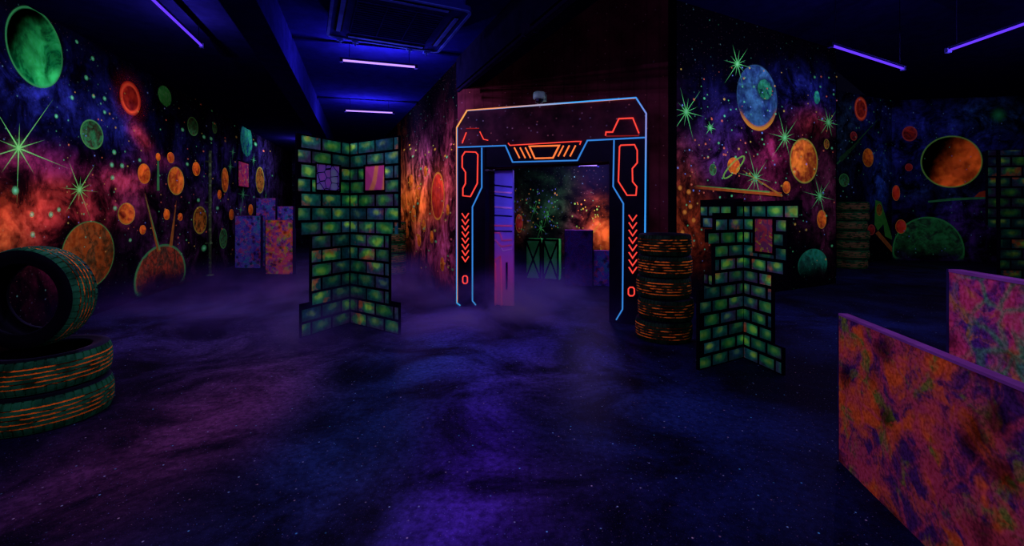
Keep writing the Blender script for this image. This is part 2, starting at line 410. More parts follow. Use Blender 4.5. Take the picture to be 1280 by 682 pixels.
# ---- far end of the left hall, corridor wall beside the gate
W = Wall('wall_far', (lx(18.5), 18.5), (SW(18.5), 18.5), CL, star=.5)
W.blob(430, 240, 60, 50, (.03, .015, .12)); W.build()
W = Wall('wall_corridor', C, (SW(18.5), 18.5), CL, step=.07)
for b in [(520, 250, 12, 40, (.9, .15, .02), .9), (542, 240, 16, 40, (.6, .06, .02), .7), (560, 215, 10, 50, (.22, .02, .05), .7), (507, 262, 8, 36, (.9, .15, .02), .9), (540, 310, 26, 30, (.30, .03, .14), .8), (530, 200, 20, 30, (.12, .02, .14), .8), (498, 250, 6, 50, (.7, .12, .05), .8),
          (560, 300, 12, 40, (.28, .03, .12), .8)]: W.blob(*b[:5], b[5]*1.7)
W.planet(547, 245, 8.5, 31, 'redplanet', (.5, .08, .02))
for p in [(523, 240, 3.5, 9), (514, 226, 2.8, 8), (553, 330, 2.6, 9), (517, 268, 3, 9), (530, 282, 2.4, 8), (509, 290, 2.4, 7), (524, 300, 2.4, 8), (540, 296, 2.4, 8), (532, 214, 2, 7), (560, 262, 2, 7), (504, 250, 2.6, 9), (511, 250, 2, 7)]: W.planet(*p, 'orange')
for i in range(60):
    W.dot(rnd.uniform(505, 568), rnd.uniform(180, 340), rnd.uniform(.9, 2.6), rnd.choice([(.9, .35, .05), (.5, .5, .1), (.12, .5, .25), (.7, .1, .2)]))
W.build()

# ---- gate wall with its doorway
def gs(px, py, off=0.0):
    """pixel -> (s, z) on the gate wall's plane moved OFF metres towards the camera"""
    o = Vector((*C, 0))+GN*off; d = ray(px, py); t = GN.dot(o)/GN.dot(d); p = d*t+Vector((0, 0, HC)); return (p-o).dot(GD), p.z
GF = (Vector((*C, 0)), GD, Z.copy(), GN)
OPL, OPR, OPT = gs(611, 300)[0], gs(764, 300)[0], 2.06
GL = (Vector((*E, 0))-Vector((*C, 0))).length
N = NT('gate_wall_paint')
pl = N.n('TexWave', bands_direction='X'); pl.inputs['Scale'].default_value = 2.2; N.set(pl.inputs[0], N.obj())
k = N.ramp(N.noise(1.2, 5, .6), .3, .7, .25, 1.5)
c = N.scale(N.mix(N.noise(.8, 2), (.075, .008, .016), (.05, .006, .04)), k)
c = N.scale(c, N.ramp(pl.outputs[1], 0, .10, .75, 1))
sx = N.n('SeparateXYZ'); N.set(sx.inputs[0], N.obj()); cb = N.n('CombineXYZ'); N.set(cb.inputs[0], sx.outputs[0]); N.set(cb.inputs[1], sx.outputs[2])
c = N.vm('ADD', c, N.scale(specks(N, 9, .08, (.9, .2, .15), (.3, .3, 1), cb.outputs[0], .35), .4))
gate_wall_mat = N.end(N.diffuse(N.fl(c, 1.2)))
m = MB()
for (a0, a1, z0, z1) in [(0, OPL, 0, OPT), (OPR, GL, 0, OPT), (0, GL, OPT, CR)]: m.prism([(a0, z0), (a1, z0), (a1, z1), (a0, z1)], GF, -.14, 0)
struct(m.build('wall_gate', gate_wall_mat))

# ---- right hall
F1, K1 = (2.24, 6.61), (6.37, 8.81)
M2, Q2 = (8.55, 11.8), (10.96, 12.93)
R3 = (19.8, 11.37)
Wall('wall_return', E, F1, CR, thick=.1).build()
W = Wall('wall_mural', F1, K1, CR)
for b in [(850, 255, 20, 50, (.55, .07, .02), .7), (838, 190, 18, 60, (.10, .012, .03), .8), (870, 285, 24, 30, (.55, .06, .02), .7), (920, 200, 34, 20, (.20, .015, .10), .7), (968, 185, 34, 26, (.34, .02, .13), .8), (1012, 150, 18, 14, (.7, .05, .07), .8),
          (962, 232, 32, 22, (.30, .02, .12), .7), (885, 180, 36, 40, (.05, .012, .09), .8), (890, 140, 40, 34, BLU, .35), (1020, 118, 36, 24, BLU, .9), (985, 120, 24, 26, BLU, .7), (905, 195, 16, 20, (.02, .04, .5), .6), (1032, 250, 14, 60, (.14, .02, .08), .8), (990, 262, 28, 24, (.12, .015, .09), .8), (925, 165, 20, 20, BLU, .5)]: W.blob(*b[:5], b[5]*.72)
W.planet(947, 122, 26, 42, 'earth')
W.disc(956, 112, 13, 18, mat_planet('land_green', (.03, .36, .20), (.005, .03, .08), (.01, .02, .08), .6, .6, (.5, .5), .5, 7))
W.disc(947, 122, 26, 42, mat_crescent('crescent_orange', (.85, .28, .04), (.1, -1), .80))
W.planet(1005, 201, 18, 29, 'orangeg'); W.planet(1027, 274, 6, 12, 'orange'); W.planet(983, 234, 5, 8, 'orange'); W.planet(891, 212, 4.5, 7.5, 'greenrim'); W.planet(1033, 180, 3.5, 6.5, 'yellowrim'); W.planet(1016, 331, 19, 21, 'teal'); W.planet(1021, 122, 4, 9, 'bluegrn')
W.planet(917, 207, 8, 10.5, 'orange')
rp = []
for k in range(28):
    a = 2*PI*k/28; x, y = math.cos(a)*19, math.sin(a)*5.2; t = math.radians(-48); rp.append((917+x*math.cos(t)-y*math.sin(t)*.9, 209+x*math.sin(t)*.95+y*math.cos(t)))
for k in range(28):
    a, b = rp[k], rp[(k+1) % 28]; dx, dy = b[0]-a[0], b[1]-a[1]; l = math.hypot(dx, dy) or 1; nx, ny = -dy/l*.75, dx/l*.75
    if not (6 < k < 9): W.shape([(a[0]+nx, a[1]+ny), (a[0]-nx, a[1]-ny), (b[0]-nx, b[1]-ny), (b[0]+nx, b[1]+ny)], mat_ray('ring_green', (.25, .65, .12), .05))
for p in [(921, 80, 26), (857, 140, 30), (980, 172, 28), (943, 222, 30), (1034, 153, 22), (1023, 245, 24), (886, 160, 10)]: W.star(*p, (.14, .75, .28), 12, .75, .2, .9)
W.ray((975, 243), (866, 234), 2.6, 1.5, (.7, .12, .03), .35); W.ray((960, 240), (868, 232), .9, .4, (.15, .55, .12), .3); W.ray((976, 245), (925, 212), 1.1, .5, (.6, .22, .04), .4)
for i in range(220):
    W.dot(rnd.uniform(835, 1042), rnd.uniform(85, 330), rnd.uniform(.9, 2.3), rnd.choice([(.10, .65, .35), (.15, .25, .9), (.8, .15, .1), (.7, .4, .1), (.12, .7, .3)]))
for (x, y) in [(851, 265), (858, 258), (848, 290), (862, 275), (856, 240), (845, 235)]: W.dot(x, y, 4.5, (.9, .28, .05))
W.build()
W = Wall('wall_recess_side', K1, M2, CR, star=.3); W.build()
W = Wall('wall_recess', M2, Q2, CR, star=.4)
for b in [(1085, 170, 30, 50, BLU, .7), (1100, 225, 10, 34, (.02, .06, .5), .9), (1060, 170, 14, 40, (.02, .06, .06), .6)]: W.blob(*b)
W.planet(1076, 136, 8.5, 16, 'redring'); W.planet(1085, 197, 7, 12, 'orange'); W.planet(1055, 225, 6.5, 8.5, 'greenrim'); W.planet(1067, 170, 4.5, 6, 'reddim')
W.ray((1046, 205), (1098, 148), 1.0, .4, (.03, .16, .08), .3); W.ray((1050, 200), (1075, 175), 3, 1.5, (.02, .07, .04), .3)
W.shape([(1094, 250), (1101, 252), (1106, 278), (1097, 288), (1093, 280)], mat_ray('wing', (.05, .30, .06), .05)); W.shape([(1101, 252), (1116, 300), (1106, 295)], mat_ray('wing', (.05, .30, .06), .05)); W.planet(1099, 262, 4, 8, 'yellowrim')
W.ray((1096, 290), (1122, 320), 2.4, 2.4, (.45, .12, .04), .2); W.planet(1089, 287, 5, 7, 'reddim')
for i in range(60): W.dot(rnd.uniform(1050, 1114), rnd.uniform(110, 250), rnd.uniform(.8, 1.6), rnd.choice([(.10, .5, .35), (.15, .25, .9)]))
W.build()
W = Wall('wall_right', Q2, R3, CR, star=.3)
for b in [(1200, 165, 80, 36, BLU, 1.0), (1140, 190, 26, 50, BLU, 1.0), (1248, 145, 40, 16, (.02, .10, .3), .8), (1160, 260, 40, 20, BLU, .8), (1200, 290, 70, 36, (.06, .015, .22), .9), (1150, 240, 60, 8, (.02, .06, .25), .8)]: W.blob(*b)
W.planet(1189, 202, 39.5, 33, 'orbig'); W.planet(1137, 167, 10, 10, 'reddim'); W.planet(1136, 209, 5, 5, 'reddim'); W.disc(1248, 144, 13, 12, mat_halo('green_glow', (.04, .5, .22), .9))
W.planet(1160, 314, 46, 44, 'hill'); W.planet(1126, 283, 7, 9, 'redplanet'); W.planet(1120, 241, 5, 10, 'redplanet')
W.ray((1160, 252), (1190, 249), 1.0, 1.6, (.05, .30, .14), .1); W.ray((1190, 249), (1236, 247), 1.6, 1.2, (.05, .30, .14), .1); W.shape([(1218, 246), (1224, 240), (1240, 236), (1240, 246)], mat_ray('ridge', (.5, .05, .03), .05))
for i in range(60): W.dot(rnd.uniform(1118, 1270), rnd.uniform(140, 320), rnd.uniform(.8, 1.5), rnd.choice([(.10, .4, .3), (.15, .25, .9)]))
W.build()

# ---- the room behind the gate
def G(s, d, z=0): return Vector((*C, 0))+GD*s-GN*d+Z*z
a, b = G(-1.0, 3.25), G(2.95, 3.25)
RH = 2.5
W = Wall('wall_room_back', (a.x, a.y), (b.x, b.y), RH, star=.5, step=.06)
for q in [(748, 292, 14, 22, (.9, .12, .02), 1.3), (738, 275, 16, 16, (.5, .05, .03), .9), (722, 300, 20, 40, (.14, .015, .06), .8), (690, 260, 20, 30, (.03, .10, .05), .7), (665, 255, 20, 30, (.02, .07, .04), .7), (650, 275, 10, 24, (.22, .05, .04), .7)]: W.blob(*q)
W.planet(649, 279, 4.5, 12, 'redplanet'); W.ray((735, 300), (750, 278), .8, .4, (.8, .4, .05), .2)
for p in [(684, 270, 20), (676, 285, 18), (668, 262, 14)]: W.star(*p, (.04, .22, .06), 8, .6, .5, .8)
for i in range(110): W.dot(rnd.uniform(642, 700), rnd.uniform(235, 300), rnd.uniform(.8, 2), rnd.choice([(.10, .45, .15), (.5, .2, .05), (.1, .1, .5)]))
for i in range(60): W.dot(rnd.uniform(715, 762), rnd.uniform(250, 318), rnd.uniform(.8, 1.8), rnd.choice([(.8, .4, .05), (.7, .12, .05), (.3, .5, .1)]))
W.build()
a2, b2 = G(.12, .14), G(2.95, .14)
W = Wall('wall_room_side', (a2.x, a2.y), (a.x, a.y), RH, star=.4)
W.blob(643, 280, 8, 30, (.14, .04, .04)); W.build()
Wall('wall_room_end', (b2.x, b2.y), (b.x, b.y), RH, star=.3).build()
m = MB(); m.prism([(.0, .14), (3.05, .14), (3.05, 3.35), (-1.1, 3.35)], (Vector((*C, RH)), GD, -GN, Z.copy()), 0, .1)
struct(m.build('ceiling_room', mat_plain('ceiling_blue', (.01, .01, .15))))

# ---- floor
N = NT('floor_paint_sheen')
a = N.n('Attribute', attribute_name='paint')
k = N.ramp(N.noise(1.0, 8, .68, dist=.6), .36, .70, .04, 1.8)
k2 = N.ramp(N.noise(26, 3, .7), .3, .7, .55, 1.45)
c = N.scale(a.outputs[0], N.math('MULTIPLY', k, k2))
gr = N.ramp(N.noise(160, 2, .6), .5, .78, 0, 1)
c = N.vm('ADD', c, N.scale(N.mix(N.noise(3, 2), (.01, .02, .12), (.12, .02, .06)), N.math('MULTIPLY', gr, .10)))
c = N.vm('ADD', c, N.scale(specks(N, 95, .22, (.10, .12, .9), (.8, .15, .4), density=.5), .22))
c = N.vm('ADD', c, N.scale(specks(N, 8, .05, (.10, .5, .9), (1, .3, .35), density=.4), 1.6))
c = N.vm('ADD', c, N.scale(specks(N, 30, .085, (.15, .3, 1), (1, .25, .3), density=.45), 1.0))
c = N.vm('ADD', N.fl(N.vm('MULTIPLY', c, (.55, .8, 1.5)), .47), (.002, .002, .006))
floor_mat = N.end(N.gloss((.6, .6, .75), .38, .2, N.diffuse(c)))
m = MB(); x0, x1, y0, y1, st = -11, 21, -2.5, 19.2, .16
nx, ny = int((x1-x0)/st), int((y1-y0)/st)
vs = [Vector((x0+(x1-x0)*i/nx, y0+(y1-y0)*j/ny, 0)) for j in range(ny+1) for i in range(nx+1)]
m.poly(vs, [(j*(nx+1)+i, j*(nx+1)+i+1, (j+1)*(nx+1)+i+1, (j+1)*(nx+1)+i) for j in range(ny) for i in range(nx)])
m.box((x0, y0, -.1), (x1, y1, -.002), 1)
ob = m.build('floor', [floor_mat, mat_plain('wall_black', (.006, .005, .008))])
fb = []
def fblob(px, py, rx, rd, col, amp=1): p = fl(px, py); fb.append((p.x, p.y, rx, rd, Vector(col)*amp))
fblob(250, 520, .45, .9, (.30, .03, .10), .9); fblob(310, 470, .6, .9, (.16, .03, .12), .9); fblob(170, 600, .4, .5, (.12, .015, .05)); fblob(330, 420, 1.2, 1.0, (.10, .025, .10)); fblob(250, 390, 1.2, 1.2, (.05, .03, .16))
fblob(590, 560, .25, .8, (.09, .01, .28)); fblob(570, 650, .3, .4, (.07, .01, .20)); fblob(600, 480, .4, .7, (.05, .015, .18)); fblob(520, 450, .8, .7, (.015, .04, .16)); fblob(640, 430, 1.2, .9, (.06, .02, .26)); fblob(620, 400, .9, .5, (.08, .02, .2)); fblob(590, 390, 1.3, 1.2, (.09, .03, .24))  # purple tube reflection and gate haze put into the floor's colour
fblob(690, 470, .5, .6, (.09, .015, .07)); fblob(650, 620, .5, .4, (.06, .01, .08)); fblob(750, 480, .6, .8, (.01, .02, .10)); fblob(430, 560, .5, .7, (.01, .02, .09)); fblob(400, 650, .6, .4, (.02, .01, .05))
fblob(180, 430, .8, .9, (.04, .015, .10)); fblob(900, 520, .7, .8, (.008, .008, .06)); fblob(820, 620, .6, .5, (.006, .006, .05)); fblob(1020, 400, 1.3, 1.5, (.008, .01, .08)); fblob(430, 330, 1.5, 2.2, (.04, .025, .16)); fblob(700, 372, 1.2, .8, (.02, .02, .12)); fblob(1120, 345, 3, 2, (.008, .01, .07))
cols = []
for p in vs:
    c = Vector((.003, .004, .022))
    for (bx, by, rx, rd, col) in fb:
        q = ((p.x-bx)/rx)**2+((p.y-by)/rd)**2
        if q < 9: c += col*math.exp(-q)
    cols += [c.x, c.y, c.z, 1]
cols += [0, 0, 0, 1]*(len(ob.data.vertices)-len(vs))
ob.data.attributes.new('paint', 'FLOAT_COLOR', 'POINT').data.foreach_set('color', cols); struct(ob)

# ---- ceilings and beams
CEI = mat_plain('ceiling_black_blue', (.006, .007, .14)); BEM = mat_plain('beam_paint', (.006, .006, .025))  # tube glow on the hall ceiling put into its blue colour
def beam_line(Y): return SW(Y)
m = MB()
bl_ = lambda Y: -2.25-.331*(Y-3.93)-.15
pts = [(lx(-1)-.1, -1), (bl_(-1), -1), (bl_(18.6), 18.6), (lx(18.5)-.1, 18.6)]
m.prism(pts, (Vector((0, 0, CL)), Vector((1, 0, 0)), Vector((0, 1, 0)), Z.copy()), 0, .1); struct(m.build('ceiling_side', mat_plain('ceiling_dark', (.005, .005, .04))))  # unlit stretch beside the left wall put in as darker ceiling colour
m = MB()
pts = [(bl_(-1), -1), (beam_line(-1), -1), (beam_line(18.5), 18.6), (bl_(18.6), 18.6)]
m.prism(pts, (Vector((0, 0, CL)), Vector((1, 0, 0)), Vector((0, 1, 0)), Z.copy()), 0, .1); struct(m.build('ceiling_left', CEI))
m = MB()
pts = [(beam_line(-1)+.02, -1), (21, -1), (21, 13.4), (10.9, 13.4), (6.3, 9.2), (2.2, 6.9), (C[0]+.1, C[1]+.1)]
m.prism(pts, (Vector((0, 0, CR)), Vector((1, 0, 0)), Vector((0, 1, 0)), Z.copy()), 0, .1); struct(m.build('ceiling_right', mat_plain('ceiling_dark', (.005, .005, .04))))
m = MB()
p0, p1 = Vector((beam_line(-1), -1, 0)), Vector((C[0], C[1]-.02, 0)); bu = (p1-p0).normalized(); bn = Vector((bu.y, -bu.x, 0))
m.box((0, -.02, 3.3), ((p1-p0).length-.005, .3, CR), fr=(p0, bu, bn, Z.copy())); struct(m.build('beam_center', BEM))
m = MB()
q0 = Vector((-2.25+.331*4.9, -.97, 0)); q1 = Vector((-2.25-.331*14.4, 18.33, 0)); cu = (q1-q0).normalized(); cn = Vector((-cu.y, cu.x, 0))
m.box((0, 0, 3.3), ((q1-q0).length-.2, .32, CL), fr=(q0, cu, cn, Z.copy())); struct(m.build('beam_left', mat_plain('beam_blue', (.008, .010, .16))))  # blue lamp light on this beam put into its colour
# conduits under the beam
for i, (dz, off) in enumerate(((3.26, .04), (3.2, -.06))):
    m = MB(); a_ = p0+bn*off+Z*dz; m.tube([a_+bu*1.0, a_+bu*((p1-p0).length-.25)], .025, 8)
    for s_ in (2, 4, 6): m.box((s_, off-.04, dz-.03), (s_+.03, off+.04, 3.3 if off > 0 else 3.31), fr=(p0, bu, bn, Z.copy()))
    o = m.build('ceiling_conduit', mat_plain('conduit_grey', (.012, .008, .03)))
    tag(o, ['thin dark conduit hugging the underside of the sloping ceiling beam', 'thin dark conduit hanging lower beside the ceiling beam'][i], 'pipe', 'ceiling conduits')

# ------------------------------------------------------------------ lamps
def light_points(a, b, n, energy, drop=.10):
    for i in range(n):
        p = a.lerp(b, (i+.5)/n); l = bpy.data.lights.new('blacklight', 'POINT'); l.energy = energy/n; l.color = UV; l.shadow_soft_size = 0
        o = bpy.data.objects.new('blacklight', l); COL.objects.link(o); o.location = p-Z*drop
TUBE = mat_emit('uv_tube', (.12, .035, 1.0), 1.3); TUBEB = mat_emit('uv_tube_bright', (.42, .22, 1.0), 1.8); DARK = mat_plain('fixture_dark', (.012, .012, .06))
def lamp(a, b, top, energy, label, wires=True, tm=None):
    a, b = Vector(a), Vector(b); mid = (a+b)/2; u = (b-a).normalized(); r = empty('hanging_blacklight', mid, label, 'lamp', 'violet tube lamps')
    a, b = a-mid, b-mid; L = (b-a).length; n = Vector((-u.y, u.x, 0)); fr = (a, u, n, Z.copy())
    m = MB(); m.tube([a+u*.04, b-u*.04], .0135, 10); m.build('tube', tm or TUBE, r, True)
    m = MB(); m.box((0, -.012, .022), (L, .012, .036), fr=fr); m.build('housing', DARK, r)
    for s_ in (0, 1):
        m = MB(); x = 0 if s_ == 0 else L-.04; m.box((x, -.025, -.025), (x+.04, .025, .03), fr=fr); m.build('end_cap', DARK, r)
    if wires:
        for s_ in (.12, L-.12):
            m = MB(); m.tube([a+u*s_+Z*.06, a+u*s_+Z*(top-mid.z)], .004, 5); m.build('suspension_wire', DARK, r)
    light_points(Vector(mid)+a, Vector(mid)+b, 3, energy)
EN = 52
lamp(at(192-45, -42, F*2.05/304), at(253, 58, F*2.05/204), CL, EN, 'violet tube lamp high over the left mural wall')
lamp(at(425, 75, 6.14), at(522, 84, 6.45), CL, EN, 'violet tube lamp hanging just below the ceiling air conditioner', tm=TUBEB)
lamp(at(430, 138, 9.26), at(493, 141, 9.49), CL, EN, 'violet tube lamp deep in the hall above the tall brick barrier', tm=TUBEB)
lamp(at(1037, 56, 5.03), at(1130, 86, 5.89), CR, EN, 'violet tube lamp sloping down to the right above the blue planet')
lamp(at(1183, 64, 5.3), at(1300, 23, 4.39), CR, EN, 'violet tube lamp at the upper right edge above the big orange planet')
lamp(at(722, 206.5, 8.95), at(749, 206.5, 8.8), RH, 64, 'short violet tube lamp on the ceiling of the room behind the gate', tm=TUBEB)
# bare unseen lights added to brighten walls, panels and floor; no fixtures
for a_, b_, e in [((-3.2, 1.2, 3.5), (-3.0, .2, 3.5), EN), ((-1.2, 1.5, 3.5), (-.2, 1.4, 3.5), EN*.6), ((.5, .9, 3.4), (1.3, .6, 3.4), EN*.9), ((1.3, 2.1, 3.9), (2.0, 2.4, 3.9), EN*.45), ((9.5, 6.5, 3.6), (10.5, 6.2, 3.6), EN*1.2), ((-7.2, 14.5, 3.5), (-6.5, 14.6, 3.5), EN*.8)]:
    light_points(Vector(a_), Vector(b_), 2, e)

# ------------------------------------------------------------------ gate
NAVY = mat_plain('gate_panel_dark', (.010, .006, .018), .3, .35)
GOFF = .12
def g_(px, py): return gs(px, py, GOFF)
def c5(x, y): return g_(480+x/1.894, 80+y/1.894)
def c6(x, y): return g_(560+x/4.87, 110+y/4.87)
def c7(x, y): return g_(690+x/4.87, 110+y/4.87)
gate = empty('neon_gate', C+(0,), 'dark sci-fi gate frame outlined in blue and red neon lines', 'gate')
gate.location = (0, 0, 0)
s0, s1 = c5(172, 300)[0]-.02, c5(620, 300)[0]+.02
zt0 = c5(197, 110)[1]; zt1 = c5(597, 80)[1]
N = NT('gate_header_paint')
sx = N.n('SeparateXYZ'); N.set(sx.inputs[0], N.obj()); cb = N.n('CombineXYZ'); N.set(cb.inputs[0], sx.outputs[0]); N.set(cb.inputs[1], sx.outputs[2])
c = N.vm('ADD', N.scale(specks(N, 9, .12, (.9, .2, .3), (.3, .25, .9), cb.outputs[0], .5), .5), N.scale(N.mix(N.noise(2), (.05, .006, .016), (.03, .004, .03)), N.ramp(N.noise(3, 4), .3, .7, .2, 1.3)))
HEAD = N.end(N.gloss((.7, .7, .8), .35, .3, N.diffuse(N.fl(c, .8))))
lin = [c5(175, 197), c5(288, 193), c5(305, 232), c5(458, 228), c5(482, 181), c5(618, 174)]
m = MB()
m.prism([(s0, lin[0][1]), (s1, lin[5][1]), (s1, c5(621, 117)[1]), (c5(597, 80)[0], zt1+.02), (c5(197, 110)[0], zt0+.02), (s0, c5(172, 150)[1])], GF, 0.003, GOFF)
m.build('header_panel', HEAD, gate)
m = MB(); hb = lin[2][1]-.05
m.prism([(OPL-.02, hb), (OPR+.02, hb), (OPR+.02, lin[5][1]), (OPL-.02, lin[0][1])], GF, .003, GOFF-.015); m.build('lintel_panel', NAVY, gate)
for side in (0, 1):
    m = MB()
    if side == 0: m.prism([(s0, 0), (OPL, 0), (OPL, lin[0][1]), (s0, lin[0][1])], GF, .003, GOFF)
    else: m.prism([(OPR, 0), (s1, 0), (s1, lin[5][1]), (OPR, lin[5][1])], GF, .003, GOFF)
    m.build('side_panel', NAVY, gate)
    m = MB(); x0_, x1_ = (OPL-.05, OPL) if side == 0 else (OPR, OPR+.05)
    m.prism([(x0_, 0), (x1_, 0), (x1_, hb), (x0_, hb)], GF, -.19, .003); m.build('door_jamb', NAVY, gate)
# light strips
def strip_mat(name, cols):
    """led colour changing along the strip's own length (uv.x)"""
    N = NT(name); sep = N.n('SeparateXYZ'); N.set(sep.inputs[0], N.uv()); r = N.n('ValToRGB'); N.set(r.inputs[0], sep.outputs[0])
    e = r.color_ramp.elements
    e[0].position, e[0].color = cols[0][0], (*cols[0][1], 1); e[1].position, e[1].color = cols[-1][0], (*cols[-1][1], 1)
    for p, c in cols[1:-1]: q = e.new(p); q.color = (*c, 1)
    em = N.n('Emission'); N.set(em.inputs[0], r.outputs[0]); em.inputs[1].default_value = 1.0
    return N.end(em.outputs[0])
BL = (.10, .42, 1.1); OR_ = (1.1, .32, .12); RD = (1.25, .07, .05)
BLUE_LED = mat_emit('blue_led', (.035, .21, .68), 1.0); RED_LED = mat_emit('red_led', (1.0, .06, .045), 1.05); ORANGE_LED = mat_emit('orange_led', (1.0, .20, .05), 1.1); DIMRED = mat_emit('dim_red_led', (.25, .01, .012), 1.0)
def strip(name, pts, mt, wd=.018, closed=False, d=GOFF):
    m = MB(); P = [Vector((a, b, 0)) for a, b in pts]; n = len(P); L, R = [], []
    for i in range(n):
        a = P[(i-1) % n] if (closed or i) else None; b = P[(i+1) % n] if (closed or i < n-1) else None
        d1 = (P[i]-a).normalized() if a is not None else None; d2 = (b-P[i]).normalized() if b is not None else None
        d1 = d1 or d2; d2 = d2 or d1; t = (d1+d2).normalized(); nn = Vector((-t.y, t.x, 0)); k = 1/max(.5, nn.dot(Vector((-d1.y, d1.x, 0))))
        L.append(P[i]+nn*wd/2*k); R.append(P[i]-nn*wd/2*k)
    tot = sum((P[i+1]-P[i]).length for i in range(n-1))+((P[0]-P[-1]).length if closed else 0); acc = 0
    o, u, v, nrm = GF; X = lambda q, dd: o+u*q.x+v*q.y+nrm*dd
    for i in range(n if closed else n-1):
        j = (i+1) % n; l = (P[j]-P[i]).length; ua, ub = acc/tot, (acc+l)/tot; acc += l
        h = d+.014
        m.face([X(R[i], h), X(R[j], h), X(L[j], h), X(L[i], h)], 0, [(ua, 0), (ub, 0), (ub, 1), (ua, 1)])
        m.face([X(L[i], h), X(L[j], h), X(L[j], d), X(L[i], d)], 0, [(ua, 0), (ub, 0), (ub, 1), (ua, 1)])
        m.face([X(R[j], h), X(R[i], h), X(R[i], d), X(R[j], d)], 0, [(ua, 0), (ub, 0), (ub, 1), (ua, 1)])
    if not closed:
        m.face([X(R[0], d), X(R[0], h), X(L[0], h), X(L[0], d)], 0, [(0, 0)]*4); m.face([X(L[-1], d), X(L[-1], h), X(R[-1], h), X(R[-1], d)], 0, [(1, 0)]*4)
    return m.build(name, mt, gate)
OUT = strip_mat('outline_led', [(0, (.03, .30, .9)), (.10, (.06, .25, .8)), (.2, (.75, .22, .25)), (.34, (1.0, .38, .10)), (.42, (.9, .30, .12)), (.50, (.45, .40, .55)), (.56, (.03, .40, 1.0)), (.66, (.05, .30, .9)), (.70, (.25, .25, .65)), (.78, (.04, .32, .9)), (1, (.03, .30, .95))])
strip('outline_strip', [c5(181, 571), c5(173, 565), c5(173, 150), c5(197, 110), c5(597, 80), c5(621, 117), c5(617, 560), c5(612, 605)], OUT, .018)
strip('crossbar_strip', lin, BLUE_LED, .017)
strip('inner_strip', [c5(232, 198), c5(232, 292), c5(210, 338), c5(210, 560), c5(218, 570)], BLUE_LED, .016)
strip('inner_strip', [c5(545, 180), c5(543, 290), c5(567, 330), c5(565, 580), c5(550, 605)], BLUE_LED, .016)
strip('hexagon_strip', [c6(*p) for p in [(105, 388), (170, 390), (183, 405), (180, 580), (138, 660), (92, 655), (92, 610), (108, 580), (108, 512), (88, 482), (88, 415)]], RED_LED, .015, True)
strip('hexagon_strip', [c7(*p) for p in [(420, 348), (503, 345), (520, 380), (520, 455), (490, 490), (492, 570), (517, 600), (512, 652), (458, 652), (405, 568), (412, 358)]], RED_LED, .015, True)
strip('corner_strip', [c6(88, 335), c6(113, 270)], RED_LED, .014); strip('corner_strip', [c6(195, 265), c6(218, 312), c6(245, 318)], RED_LED, .012); strip('corner_strip', [c6(113, 247), c6(190, 245)], DIMRED, .012)
strip('corner_strip', [c7(*p) for p in [(327, 290), (330, 268), (370, 268), (408, 187), (493, 183), (530, 275)]], RED_LED, .016); strip('corner_strip', [c7(330, 293), c7(530, 290)], DIMRED, .01)
strip('center_strip', [c6(368, 335), c6(378, 349), c6(779, 325), c7(178, 325), c7(170, 345)], RED_LED, .012)
strip('badge_strip', [c6(497, 355), c6(678, 350), c6(640, 425), c6(530, 428)], ORANGE_LED, .02, True)
for x in (405, 440, 472): strip('slash_strip', [c6(x, 362), c6(x+32, 426)], ORANGE_LED, .016)
for x in (705, 740): strip('slash_strip', [c6(x, 350), c6(x-34, 416)], ORANGE_LED, .016)
for x in (107, 145): strip('slash_strip', [c7(x, 349), c7(x-34, 416)], ORANGE_LED, .016)
for k in range(8):
    y = 353+k*14.6; strip('chevron_strip', [c5(185, y), c5(193, y+12), c5(201, y)], RED_LED, .013)
for k in range(8):
    y = 357+k*17.6; strip('chevron_strip', [c5(580, y), c5(589, y+14), c5(599, y)], RED_LED, .014)
def zero(cx, cy, rx, ry): return [c5(cx+rx*x, cy+ry*y) for x, y in [(-.5, -1), (.5, -1), (1, -.6), (1, .6), (.5, 1), (-.5, 1), (-1, .6), (-1, -.6)]]
strip('numeral_strip', zero(192.5, 510, 5.5, 9), RED_LED, .014, True); strip('numeral_strip', zero(586, 538, 7, 10), RED_LED, .014, True)
# sliding door leaf just inside the opening
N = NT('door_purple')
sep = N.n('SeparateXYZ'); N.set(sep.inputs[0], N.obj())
c = N.mix(N.ramp(N.math('ADD', sep.outputs[2], N.math('MULTIPLY', N.noise(2), .4)), .6, 1.6), (.20, .02, .24), (.05, .03, .55))  # nearby lamp's blue on the upper leaf put into its colour
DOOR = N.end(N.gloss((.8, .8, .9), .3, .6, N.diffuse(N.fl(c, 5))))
PINK = mat_plain('door_pink', FL((.9, .06, .32), 2)); VIO = mat_plain('door_violet', FL((.45, .12, .9), 2.5)); DKB = mat_plain('door_groove', (.03, .02, .12))  # pink, violet and dark colours of the strips on the leaf
ds0, ds1 = OPL-.45, gs(641, 300, -.2)[0]; DO = -.2
dh = 2.04
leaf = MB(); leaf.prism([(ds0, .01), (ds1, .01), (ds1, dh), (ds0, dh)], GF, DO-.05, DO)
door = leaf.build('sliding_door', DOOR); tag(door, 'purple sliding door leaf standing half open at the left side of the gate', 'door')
def dstrip(name, pts, mt, wd, closed=False):
    m = MB(); P = [gs(480+x/1.894, 80+y/1.894, DO) for x, y in pts]; o, u, v, nn = GF
    for i in range(len(P) if closed else len(P)-1):
        A, B = Vector((*P[i], 0)), Vector((*P[(i+1) % len(P)], 0)); t = (B-A).normalized(); q = Vector((-t.y, t.x, 0))*wd/2; A -= t*wd*.3; B += t*wd*.3
        m.prism([((A+q).x, (A+q).y), ((A-q).x, (A-q).y), ((B-q).x, (B-q).y), ((B+q).x, (B+q).y)], GF, DO+.001, DO+.012)
    return m.build(name, mt, door)
